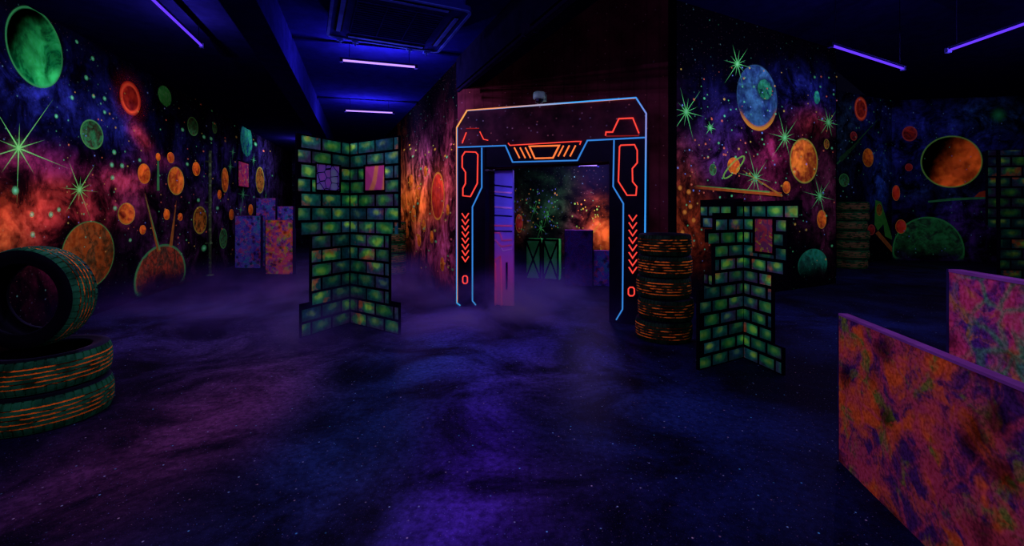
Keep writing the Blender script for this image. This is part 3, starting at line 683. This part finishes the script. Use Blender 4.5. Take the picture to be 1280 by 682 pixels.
for y0_, y1_, mt in [(285, 291, DKB), (301, 305, VIO), (309, 316, DKB), (337, 341, VIO), (357, 360, DKB), (382, 383, PINK), (395, 396, DKB)]:
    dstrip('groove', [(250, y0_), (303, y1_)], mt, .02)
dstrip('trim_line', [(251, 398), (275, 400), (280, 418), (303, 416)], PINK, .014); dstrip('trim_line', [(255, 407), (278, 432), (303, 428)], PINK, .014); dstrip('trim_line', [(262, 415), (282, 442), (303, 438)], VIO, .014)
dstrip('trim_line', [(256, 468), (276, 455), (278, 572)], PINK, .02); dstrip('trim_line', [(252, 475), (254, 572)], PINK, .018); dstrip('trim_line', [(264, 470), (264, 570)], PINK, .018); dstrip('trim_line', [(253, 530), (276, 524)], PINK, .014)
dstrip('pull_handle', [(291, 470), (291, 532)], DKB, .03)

# dome camera on the gate's top edge
p = at(677, 128, 1); s_, z_ = g_(677, 122)
base = Vector((*C, 0))+GD*s_+GN*(GOFF+.001)+Z*z_
o = empty('dome_camera', base, 'small white dome security camera mounted on top edge of neon gate', 'camera')
fr = (Vector((0, 0, .0)), GD, GN, -Z)
WH = mat_plain('camera_white', FL((.2, .26, .5)), .5, .3)
m = MB(); m.box((-.07, -.02, -.06), (.07, .05, .04), fr=(Vector((0, 0, 0)), GD, GN, Z.copy())); m.build('bracket', WH, o)
fr2 = (GN*.09+Z*.0, GD, GN, -Z)
m = MB(); m.lathe([(.001, -.05), (.075, -.05), (.085, -.035), (.085, .02), (.078, .04), (.06, .045)], 24, fr2); m.build('housing', WH, o, True)
m = MB(); m.lathe([(.062, .04), (.06, .06), (.05, .082), (.03, .098), (.001, .104)], 20, fr2); m.build('dome', mat_plain('smoked_dome', (.01, .01, .015), 2, .1), o, True)
m = MB(); m.lathe([(.02, 0), (.02, .02), (.001, .021)], 14, (GN*.14-Z*.062, GD, Z.copy(), GN)); m.build('lens', mat_plain('lens_glass', (.12, .12, .16), 2, .1), o)

# ------------------------------------------------------------------ brick cross barriers
PLY = mat_plain('barrier_black', (.006, .0055, .008))
def rects_minus(x0, x1, z0, z1, hole):
    """brick clipped against the window hole: list of rects"""
    hx0, hx1, hz0, hz1 = hole
    if x1 <= hx0 or x0 >= hx1 or z1 <= hz0 or z0 >= hz1: return [(x0, x1, z0, z1)]
    out = []
    if x0 < hx0-.02: out.append((x0, hx0-.012, z0, z1))
    if x1 > hx1+.02: out.append((hx1+.012, x1, z0, z1))
    if z0 < hz0-.03: out.append((max(x0, hx0-.012), min(x1, hx1+.012), z0, hz0-.012))
    if z1 > hz1+.03: out.append((max(x0, hx0-.012), min(x1, hx1+.012), hz1+.012, z1))
    return out
def brick_board(root, K, vec, prof, back, rowh, bl, hole, mat, seed, side, pane=None, th=.03):
    """board through K along +vec (towards the camera; prof [(z0, z1, reach)]) and -vec (back [(z0, z1, reach)]), bricks on the face turned to SIDE"""
    u = Vector((*vec, 0)).normalized(); n = Vector((-u.y, u.x, 0))
    if n.dot(Vector((*side, 0))) < 0: n = -n
    fr = (Vector((*K, 0)), u, Z.copy(), n); m = MB(); h = th/2
    hx0, hx1, hz0, hz1 = hole or (9, 9, 9, 9)
    def slab(x0, x1, z0, z1): m.box((x0, z0, -h), (x1, z1, h), fr=fr)
    for (z0, z1, r) in prof:
        for q in rects_minus2(0.0, r, z0, z1, hole) if hole else [(0, r, z0, z1)]: slab(*q)
    for (z0, z1, r) in back: slab(-r, -h*1.01, z0, z1)
    board = m.build('board', PLY, root)
    rnd = random.Random(seed); mb = MB(); row = 0; z = .012; ztop = max(p[1] for p in prof)
    for pf, sgn in ((prof, 1), (back, -1)):
        z = .012; row = 0
        while z+rowh*.5 < ztop:
            zc = z+rowh*.45; reach = 0
            for (z0, z1, r) in pf:
                if z0 <= zc < z1: reach = r
            x = .034 if row % 2 == 0 else .034-bl*.5
            while reach and x < reach-.03:
                a, b = max(x, .034), min(x+bl-.030, reach-.014)
                if b-a > .03:
                    jx = rnd.uniform(-.006, .006)
                    for (q0, q1, w0, w1) in (rects_minus(a+jx, b, z, min(z+rowh-.030, ztop-.01), hole) if (hole and sgn > 0) else [(a+jx, b, z, min(z+rowh-.030, ztop-.01))]):
                        ci = rnd.randrange(200); cj = rnd.randrange(200)
                        o_, u_, v_, n_ = fr; e = .0006; d = h+.003
                        P = [o_+u_*(sgn*xx)+v_*zz+n_*d for xx, zz in ((q0, w0), (q1, w0), (q1, w1), (q0, w1))]
                        if sgn < 0: P = P[::-1]
                        x_a, x_b = (q0-x)/bl, (q1-x)/bl; z_a, z_b = (w0-z)/rowh, (w1-z)/rowh
                        UVs = [(ci+min(max(xx, .02), .98), cj+min(max(zz, .02), .98)) for xx, zz in ((x_a, z_a), (x_b, z_a), (x_b, z_b), (x_a, z_b))]
                        if sgn < 0: UVs = UVs[::-1]
                        mb.face(P, 0, UVs)
                        Q = [p_-n_*.003 for p_ in P]
                        for k in range(4): mb.face([Q[k], Q[(k+1) % 4], P[(k+1) % 4], P[k]], 0, [UVs[k]]*4)
                x += bl
            z += rowh; row += 1
    mb.build('painted_bricks', mat, board)
    if hole:
        mw = MB(); e = .018
        for q in [(hx0-e, hx1+e, hz0-e, hz0), (hx0-e, hx1+e, hz1, hz1+e), (hx0-e, hx0, hz0, hz1), (hx1, hx1+e, hz0, hz1)]: mw.box((q[0], q[2], -h-.002), (q[1], q[3], h+.006), fr=fr)
        mw.build('window_frame', PLY, board)
        mp = MB(); mp.box((hx0, hz0, -.006), (hx1, hz1, .006), fr=fr); o = mp.build('window_pane', pane, board)
    return board
def rects_minus2(x0, x1, z0, z1, hole):
    hx0, hx1, hz0, hz1 = hole
    a, b, c, d = max(x0, hx0), min(x1, hx1), max(z0, hz0), min(z1, hz1)
    if a >= b or c >= d: return [(x0, x1, z0, z1)]
    return [q for q in [(x0, a, z0, z1), (b, x1, z0, z1), (a, b, z0, c), (a, b, d, z1)] if q[1]-q[0] > 1e-4 and q[3]-q[2] > 1e-4]
N = NT('pane_pink')
wv = N.n('TexWave', wave_type='RINGS'); wv.inputs['Scale'].default_value = 1.6; wv.inputs['Distortion'].default_value = 7; wv.inputs['Detail'].default_value = 1; N.set(wv.inputs[0], N.obj())
c = N.mix(N.ramp(wv.outputs[1], .45, .9), (.42, .035, .24), (.60, .14, .10)); PANE_PINK = N.end(N.diffuse(N.fl(c, 1.7)))
N = NT('pane_mosaic')
v = N.vor(9); c = N.mix(N.ramp(v.outputs['Distance'], .2, .6), N.scale(v.outputs['Color'], .35), (.03, .02, .25)); ed = N.ramp(N.vor(9, feature='DISTANCE_TO_EDGE').outputs[0], .02, .06)
c = N.scale(N.mix(.6, c, (.14, .05, .50)), ed); PANE_MOS = N.end(N.diffuse(N.fl(c, 2.6)))
N = NT('pane_red')
c = N.mix(N.ramp(N.noise(7, 3, dist=2), .4, .6), (.40, .025, .05), (.12, .02, .10)); c = N.mix(N.ramp(N.noise(9, 2, dist=2), .55, .65), c, (.4, .22, .03)); PANE_RED = N.end(N.diffuse(N.fl(c, 1.6)))
BR = mat_brick('painted_brick', 1, 1.55)
# tall left barrier
KL = (-2.08, 5.76)
r = empty('brick_barrier', (0, 0, 0), 'tall black cross-plan barrier of glowing green bricks with two small windows', 'barrier')
h1 = 2.31
brick_board(r, KL, (-.32, -.69), [(0, .38, .76), (.38, 1.24, .625), (1.24, h1, .81)], [(0, .38, .6), (.38, 1.24, .5), (1.24, h1, .62)], .165, .30, (.19, .545, 1.69, 1.99), BR, 1, (1, -.3), PANE_MOS)
brick_board(r, KL, (.78, -.56), [(0, .37, .96), (.37, 1.24, .79), (1.24, h1, .96)], [(0, .37, .6), (.37, 1.24, .5), (1.24, h1, .62)], .165, .34, (.32, .70, 1.69, 1.99), BR, 2, (-1, -1), PANE_PINK)
# lower right barrier
KR = (2.276, 4.41)
r = empty('brick_barrier', (0, 0, 0), 'lower notched brick barrier with one red window beside the tyre stack', 'barrier')
brick_board(r, KR, (-.594, -.35), [(0, .72, .69), (.72, 1.15, .47), (1.15, 1.27, .57), (1.27, 1.42, .46), (1.42, 1.53, .18)], [(0, .25, .5), (.25, .84, .4), (.84, 1.4, .62), (1.4, 1.52, .66)], .125, .245, None, BR, 3, (1, -1))
brick_board(r, KR, (.105, -.49), [(0, .24, .50), (.24, .84, .385), (.84, 1.41, .55), (1.41, 1.53, .675)], [(0, .72, .6), (.72, 1.25, .45), (1.25, 1.56, .66)], .125, .20, (.165, .39, 1.06, 1.37), BR, 4, (-1, -.2), PANE_RED)
# far right brick barrier
KF = (7.8, 7.2)
r = empty('brick_barrier', (0, 0, 0), 'dim green brick barrier cut off by the right edge behind marbled panels', 'barrier')
brick_board(r, KF, (1, -.12), [(0, 2.41, 2.2)], [(0, .35, .15), (1.2, 2.41, .16)], .165, .32, None, mat_brick('painted_brick_dim', 1, .25), 6, (-.1, -1))  # weak light on the far barrier put in as a darker brick copy

# ------------------------------------------------------------------ marbled panels
def panel(name, a, b, h, th, mat, label, group='marbled panels', back=1, feet=True):
    """upright board from floor point a to b, thickness th away from the camera"""
    fr = frame2(a, b); L = (Vector((*b, 0))-Vector((*a, 0))).length
    e = empty(name, (0, 0, 0), label, 'barrier', group)
    m = MB(); m.box((0, 0, -th), (L, h, 0), fr=fr); m.build('board', mat, e)
    m = MB(); k = .02
    m.box((-.002, h, -th-.002), (L+.002, h+.012, .002), fr=fr); m.build('top_edge', EDGE, e)
    for x in (-.012, L): m = MB(); m.box((x, 0, -th-.002), (x+.012, h+.012, .002), fr=fr); m.build('side_edge', EDGE2, e)
    return e
EDGE = mat_plain('panel_edge', FL((.16, .03, .30))); EDGE2 = mat_plain('panel_side', (.04, .03, .10))
MA = mat_marble('marble_fire', (.05, .010, .13), (.62, .065, .025), (.13, .12, .035), (.42, .03, .11), 4.2, 1.0)
MB_ = mat_marble('marble_magenta', (.06, .012, .20), (.50, .03, .17), (.42, .10, .05), (.05, .17, .13), 4.6, 1.0)
MP = mat_marble('marble_violet', (.05, .02, .40), (.08, .05, .60), (.40, .03, .22), (.02, .12, .40), 6.5, 1.8)
MO = mat_marble('marble_mixed', (.13, .03, .36), (.90, .12, .04), (.18, .40, .06), (.70, .05, .20), 6.5, 1.35)
P0 = Vector((1.89, 2.59)); PD = Vector((-.178, -1.092)).normalized(); PN = Vector((PD.y, -PD.x))
if PN.x < 0: PN = -PN
q = P0+PD*2.0
panel('marbled_panel', P0, q, .84, .045, MA, 'low marbled panel in orange and green nearest the camera at right')
a_ = P0+PD*.72+PN*.052; q = P0+PD*2.1+PN*.052
panel('marbled_panel', a_, q, 1.19, .045, MB_, 'higher magenta marbled panel standing right behind the low orange panel')
panel('marbled_panel', (-5.58, 10.15), (-4.95, 10.10), 1.21, .12, MO, 'red, green and violet mottled panel standing in front of violet panels')
panel('marbled_panel', (-6.92, 11.2), (-6.26, 11.15), 1.29, .08, MP, 'blue-violet mottled panel standing nearest the left mural wall')
panel('marbled_panel', (-6.62, 11.6), (-6.10, 11.55), 1.745, .08, MP, 'tallest violet panel rising behind the blue-violet and red mottled panels')
panel('marbled_panel', (-6.02, 11.5), (-5.6, 11.46), 1.53, .08, MP, 'violet panel of middle height peeking over the red mottled panel')
pa, pb = G(0, 2.55), G(0, 2.55)
panel('marbled_panel', (1.02, 8.62), (1.52, 8.5), 1.05, .12, mat_marble('marble_dusk', (.04, .012, .2), (.05, .015, .24), (.10, .01, .12), (.03, .02, .3), 4, 1.0), 'tall dark violet block in the room behind the gate')
panel('marbled_panel', (1.57, 8.6), (2.05, 8.42), .66, .08, MP, 'small violet mottled panel beside the dark block behind the gate')

# crates with cross braces in the back room
N = NT('crate_green')
c = N.mix(N.ramp(N.noise(4, 4), .35, .65), (.012, .12, .03), (.03, .26, .08)); CRG = N.end(N.diffuse(N.fl(c, 2.4)))
def crate(a, b, label):
    fr = frame2(a, b); L = (Vector((*b, 0))-Vector((*a, 0))).length; h = .86
    e = empty('braced_crate', (0, 0, 0), label, 'crate', 'green braced crates')
    m = MB(); m.box((.015, .02, -.32), (L-.015, h-.015, -.012), fr=fr); m.build('box', CRG, e)
    m = MB()
    for q in [(0, L, 0, .05), (0, L, h-.05, h), (0, .04, 0, h), (L-.04, L, 0, h)]: m.box((q[0], q[2], -.015), (q[1], q[3], .006), fr=fr); m.box((q[0], q[2], -.335), (q[1], q[3], -.315), fr=fr)
    m.build('rim', PLY, e)
    for (p_, q_) in (((.02, .03), (L-.02, h-.03)), ((L-.02, .03), (.02, h-.03))):
        m = MB(); A, B = Vector((*p_, 0)), Vector((*q_, 0)); t = (B-A).normalized(); w_ = Vector((-t.y, t.x, 0))*.018
        m.prism([((A+w_).x, (A+w_).y), ((A-w_).x, (A-w_).y), ((B-w_).x, (B-w_).y), ((B+w_).x, (B+w_).y)], fr, -.012, .004); m.build('brace', PLY, e)
crate((.262, 9.25), (.60, 9.15), 'left one of two green cross-braced crates behind the gate')
crate((.615, 9.14), (.945, 9.04), 'right one of two green cross-braced crates behind the gate')

# ------------------------------------------------------------------ tyres
@cached
def mat_tread(name, col, dim):
    N = NT(name); k = N.ramp(N.noise(9, 4, .6), .3, .7, .3, 1.4)
    return N.end(N.gloss((.5, .6, .6), .45, .5, N.diffuse(N.scale(N.mix(0, FL(col, dim), col), k))))
@cached
def mat_groove(name, col, lo):
    N = NT(name); k = N.ramp(N.noise(1, 3, .6, N.vm('MULTIPLY', N.obj(), (7, 7, 34))), lo, lo+.1, .03, 1)
    return N.end(N.diffuse(N.scale(N.mix(0, FL(col), col), k)))
RUB = mat_plain('rubber_black', (.007, .008, .008), .35, .5)
def tyre_data(tread_m, groove_m, npitch=46):
    R, w_, ri = .36, .236, .248; h = w_/2
    side = [(ri, -.36), (ri-.006, -.42), (ri+.004, -.46), (ri+.018, -.45), (.285, -.49), (.308, -.5), (.327, -.485), (.342, -.46)]
    prof = [(r, z*w_) for r, z in side]+[(r, -z*w_) for r, z in reversed(side)]
    inner = [(ri, .36*w_), (.285, .42*w_), (.33, .40*w_), (.338, 0), (.33, -.40*w_), (.285, -.42*w_), (ri, -.36*w_)]
    m = MB(); m.lathe(prof[:8], 64); m.lathe(prof[8:], 64); m.lathe(inner, 48)
    body = m
    # tread: ribs and grooves across the width
    edges = [-.455, -.40, -.33, -.27, -.235, -.14, -.105, -.018, .018, .105, .14, .235, .27, .33, .40, .455]
    kind = ['s', 's', 's', 'g', 'r', 'g', 'r', 'g', 'r', 'g', 'r', 'g', 's', 's', 's']
    t = MB(); k2 = 0
    ang = []
    for i in range(npitch):
        p = 2*PI/npitch; a = i*p; ang += [(a, 0), (a+.70*p, 0), (a+.74*p, 1), (a+.96*p, 1)]
    ring = []
    for (a, cut) in ang:
        row = []
        for q, kd in enumerate(kind):
            for e_ in (edges[q], edges[q+1]):
                rr = R-.012*(abs(e_)/.455)**3*1.6
                if kd == 'g': rr -= .0025
                if kd == 's' and cut: rr -= .008
                tw = .0 if kd != 's' else .0
                if kd == 'r' and cut: rr -= .0035
                row.append((rr*math.cos(a+e_*.12*(1 if kd == 'r' else 0)), rr*math.sin(a+e_*.12*(1 if kd == 'r' else 0)), e_*w_))
        ring.append(row)
    nn = len(ring[0]); base = 0
    for row in ring: t.v += row
    nr = len(ring)
    for i in range(nr):
        j = (i+1) % nr
        for q in range(nn-1):
            g = kind[q//2] == 'g' and q % 2 == 0
            t.f.append((i*nn+q, j*nn+q, j*nn+q+1, i*nn+q+1)); t.m.append(1 if g else 0); t.uv.append([(0, 0)]*4)
    # shoulders joining tread and sidewalls
    for sgn in (-1, 1):
        t.lathe([(.342, sgn*.46*w_), (R-.0185, sgn*.455*w_)], 64, mi=0)
    return body, t, tread_m, groove_m
def make_tyre(data, label, group):
    body, t, tm, gm = data
    e = body.build('car_tyre', RUB, smooth=True); tag(e, label, 'tyre', group)
    t.build('tread', [tm, gm], e)
    return e
def dup(o, label, group=None):
    c = o.copy(); COL.objects.link(c); c['label'] = label
    if group: c['group'] = group
    for ch in list(o.children): d = ch.copy(); COL.objects.link(d); d.parent = c
    return c
def place(o, x, y, z, s=1, sz=1, rz=0):
    o.location = (x, y, z); o.scale = (s, s, sz); o.rotation_euler = (0, 0, rz)
TW = .236
dA = tyre_data(mat_tread('tread_teal', (.012, .085, .06), .9), mat_groove('groove_orange', (1.5, .18, .02), .44))
grp = 'tyres piled at the left'
tA = make_tyre(dA, 'bottom tyre of the left pile, lying flat on the floor', grp); place(tA, -3.28, 3.16, TW/2, rz=.3)
t2 = dup(tA, 'middle tyre of the left pile, lying under the upright tyre'); place(t2, -3.33, 3.2, TW*1.5, rz=1.3)
t3 = dup(tA, 'tyre standing upright on top of the left pile'); t3.location = (-3.42, 3.2, TW*2+.358)
rx_ = Vector((.994, .11, 0)).normalized()
t3.rotation_mode = 'QUATERNION'; t3.rotation_quaternion = Matrix((Vector(rx_), Vector((0, 0, 1)), rx_.cross(Z))).transposed().to_quaternion()
dB = tyre_data(mat_tread('tread_dark', (.010, .022, .018), .7), mat_groove('groove_orange_worn', (2.0, .24, .03), .47))
grp = 'tyres stacked beside the gate'
order = ['bottom tyre of the stack beside the neon gate', 'second tyre up in the stack beside the neon gate', 'middle tyre of five stacked beside the neon gate', 'fourth tyre up in the stack beside the neon gate', 'top tyre of the stack beside the neon gate']
tB = None
for i in range(5):
    o = make_tyre(dB, order[i], grp) if tB is None else dup(tB, order[i]); tB = tB or o
    place(o, 1.73+rnd.uniform(-.015, .015)-.0*i, 5.1+rnd.uniform(-.015, .015), TW*(i+.5), .86-.012*i, 1, rnd.uniform(0, 6))
dC = tyre_data(mat_tread('tread_murky', (.012, .06, .03), .9), mat_groove('groove_magenta', (.40, .10, .10), .42), 30)
grp = 'tyres stacked in the right recess'
nm = ['bottom', 'second', 'third', 'middle', 'fifth', 'sixth', 'top']; tC = None
for i in range(7):
    lb = f'{nm[i]} tyre counted upward in the tall dim stack in the right recess'
    o = make_tyre(dC, lb, grp) if tC is None else dup(tC, lb); tC = tC or o
    place(o, 8.50+rnd.uniform(-.03, .03), 11.25, TW*(i+.5), 1.03, 1, rnd.uniform(0, 6))
grp = 'tyres stacked in the corridor'
nm = ['bottom', 'second', 'third', 'fourth', 'top']
for i in range(5):
    o = dup(tC, f'{nm[i]} tyre of the faint stack behind the tall brick barrier', grp); place(o, -2.66, 10.2, TW*(i+.5), .7, 1, rnd.uniform(0, 6))

# ------------------------------------------------------------------ air conditioner, pipe, picture
ac = empty('ceiling_air_conditioner', (0, 0, 0), 'square cassette air conditioner set in the dark ceiling at top', 'air conditioner')
A0, B0 = at(408, 45, 5.42), at(548, 66, 6.0); zb = 3.55
A0 = Vector((A0.x, A0.y, 0)); B0 = Vector((B0.x, B0.y, 0)); u = (B0-A0).normalized(); L = (B0-A0).length; v = Vector((u.y, -u.x, 0))
if v.y > 0: v = -v
fr = (Vector((A0.x, A0.y, zb)), u, v, Z.copy()); ACB = mat_plain('plastic_edge_highlight', (.10, .20, 1.0)); ACD = mat_plain('plastic_dark', (.02, .02, .06))  # blue lamp highlights on the edges put into rim, louver and clip colour
def rr(x0, x1, y0, y1, r, k=5):
    out = []
    for cx, cy, a0 in ((x1-r, y0+r, -PI/2), (x1-r, y1-r, 0), (x0+r, y1-r, PI/2), (x0+r, y0+r, PI)):
        out += [(cx+r*math.cos(a0+PI/2*i/k), cy+r*math.sin(a0+PI/2*i/k)) for i in range(k+1)]
    return out
m = MB(); m.prism(rr(0, L, 0, L, .09), fr, .0, .05); m.prism(rr(.05, L-.05, .05, L-.05, .07), fr, .05, CL-zb); m.build('body', mat_plain('plastic_panel', (.02, .03, .32)), ac)
m = MB()
ring_o, ring_i = rr(.0, L, .0, L, .09), rr(.03, L-.03, .03, L-.03, .07); o_, u_, v_, n_ = fr
for i in range(len(ring_o)):
    j = (i+1) % len(ring_o); P_ = lambda q, d: o_+u_*q[0]+v_*q[1]+n_*d
    m.face([P_(ring_o[i], -.012), P_(ring_o[j], -.012), P_(ring_i[j], -.012), P_(ring_i[i], -.012)]); m.face([P_(ring_o[i], 0), P_(ring_o[j], 0), P_(ring_o[j], -.012), P_(ring_o[i], -.012)]); m.face([P_(ring_i[i], -.012), P_(ring_i[j], -.012), P_(ring_i[j], 0), P_(ring_i[i], 0)])
m.build('rim', ACB, ac)
for k in range(4):
    m = MB(); x0_, x1_, y0_, y1_ = [(.22, L-.22, .07, .16), (.22, L-.22, L-.16, L-.07), (.07, .16, .22, L-.22), (L-.16, L-.07, .22, L-.22)][k]
    m.prism(rr(x0_, x1_, y0_, y1_, .04), fr, -.004, .0); o = m.build('air_slot', ACD, ac)
    m = MB()
    if k < 2: m.box((x0_+.02, (y0_+y1_)/2-.02, -.012), (x1_-.02, (y0_+y1_)/2+.025, -.006), fr=fr)
    else: m.box(((x0_+x1_)/2-.02, y0_+.02, -.012), ((x0_+x1_)/2+.025, y1_-.02, -.006), fr=fr)
    m.build('louver', ACB, o)
m = MB()
for k in range(16):
    y_ = .26+(L-.52)*k/15; m.box((.24, y_, -.012), (L-.24, y_+.012, -.0), fr=fr)
for k in range(4): x_ = .24+(L-.49)*k/3; m.box((x_, .26, -.014), (x_+.012, L-.25, -.0), fr=fr)
m.build('grille', mat_plain('plastic_grille', (.012, .018, .20)), ac)
for x_ in (.12, .30, L-.42, L-.2):
    m = MB(); m.box((x_, -.03, -.03), (x_+.07, .005, .01), fr=fr); m.tube([o_+u_*(x_+.035)+v_*(-.01)-Z*.03, o_+u_*(x_+.035)+v_*(-.02)-Z*.06], .012, 6); m.build('clip', ACB, ac)

p = Vector((lx(9.9)+.1, 9.9, 0)); o = empty('vertical_pipe', p, 'thin pale vertical pipe running down the left mural wall', 'pipe')
N = NT('pipe_pale'); c = N.mix(N.ramp(N.noise(12, 3), .5, .65), (.035, .05, .04), (.10, .16, .10)); PIP = N.end(N.diffuse(N.fl(c, 1.2)))
m = MB(); m.tube([(0, 0, .0), (0, 0, 2.75)], .03, 10); m.build('shaft', PIP, o, True)
m = MB(); m.lathe([(.001, .02), (.075, .02), (.08, .0)], 16); m.build('flange', PIP, o)
for z_ in (.7, 1.6, 2.5): m = MB(); m.box((-.09, -.035, z_), (.03, .035, z_+.03)); m.build('clamp', PIP, o)

a0 = 303; s_ = None
wl = Wall('tmp', (lx(18.5), 18.5), (lx(-1), -1), CL); o_, u_, v_, n_ = wl.fr
pc = wl.sz(303.5, 218); A = wl.rad(303.5, 218, 6.5, 15); fr = (o_+u_*pc[0]+Z*pc[1], u_, Z.copy(), n_)
o = empty('wall_picture', fr[0], 'small bright pink picture hung high on the left mural wall', 'picture')
fr = (Vector((0, 0, 0)), u_, Z.copy(), n_)
m = MB(); m.box((-A[2], -A[3], .004), (A[2], A[3], .02), fr=fr)
N = NT('pink_picture'); c = N.mix(N.ramp(N.noise(6, 3, dist=1), .45, .6), (.80, .06, .22), (.25, .02, .30)); c = N.mix(N.ramp(N.noise(9, 2), .6, .7), c, (.8, .4, .3)); m.build('print', N.end(N.diffuse(N.fl(c, 1.1))), o)
m = MB(); e = .03
for q in [(-A[2]-e, A[2]+e, -A[3]-e, -A[3]), (-A[2]-e, A[2]+e, A[3], A[3]+e), (-A[2]-e, -A[2], -A[3], A[3]), (A[2], A[2]+e, -A[3], A[3])]: m.box((q[0], q[2], .004), (q[1], q[3], .03), fr=fr)
m.build('frame', PLY, o)

# ------------------------------------------------------------------ low mist drifting over the floor
N = NT('mist_volume'); N.t.nodes.remove(N.out); N.out = N.n('OutputMaterial')
p = N.n('TexCoord').outputs['Object']
n1 = N.ramp(N.noise(.75, 4, .6, N.vm('MULTIPLY', p, (1, 1, 1.6)), .8), .42, .75)
sep = N.n('SeparateXYZ'); N.set(sep.inputs[0], p)
hz = N.math('POWER', N.ramp(sep.outputs[2], 0, .75, 1, 0, False), 2.0)
r1 = N.ramp(N.vm('LENGTH', N.vm('MULTIPLY', N.vm('SUBTRACT', p, (-1.8, 7.0, 0)), (.20, .30, .2))), .25, 1, 1, .0)
r2 = N.ramp(N.vm('LENGTH', N.vm('SUBTRACT', p, (-.2, 5.9, 0))), .1, 1.5, 1, .0)
d = N.math('MULTIPLY', N.math('MULTIPLY', n1, hz), N.math('MULTIPLY_ADD', r1, 4.2, N.math('MULTIPLY', r2, 5.0)))
vs_ = N.n('VolumeScatter'); N.set(vs_.inputs['Color'], (.42, .28, 1.0)); N.set(vs_.inputs['Density'], d); vs_.inputs['Anisotropy'].default_value = .2
N.t.links.new(vs_.outputs[0], N.out.inputs['Volume'])
m = MB(); m.box((-6.2, 3.6, .012), (3.0, 10.2, .75)); o = m.build('mist', N.m); tag(o, 'low bluish mist drifting over the floor around the gate', 'mist', kind='stuff')

# every thing's Empty stands at the middle of the thing's base
bpy.context.view_layer.update()
for r in [o for o in bpy.data.objects if o.type == 'EMPTY' and o.parent is None and o.location.length < 1e-6]:
    P = []
    def walk(o):
        if o.type == 'MESH': P.extend(o.matrix_world @ Vector(c) for c in o.bound_box)
        for c in o.children: walk(c)
    walk(r)
    mid = Vector((sum(max(p[i] for p in P)+min(p[i] for p in P) for _ in (0,))/2 for i in range(3))); mid.z = min(p.z for p in P)
    r.location = mid
    for c in r.children: c.location = c.location-mid
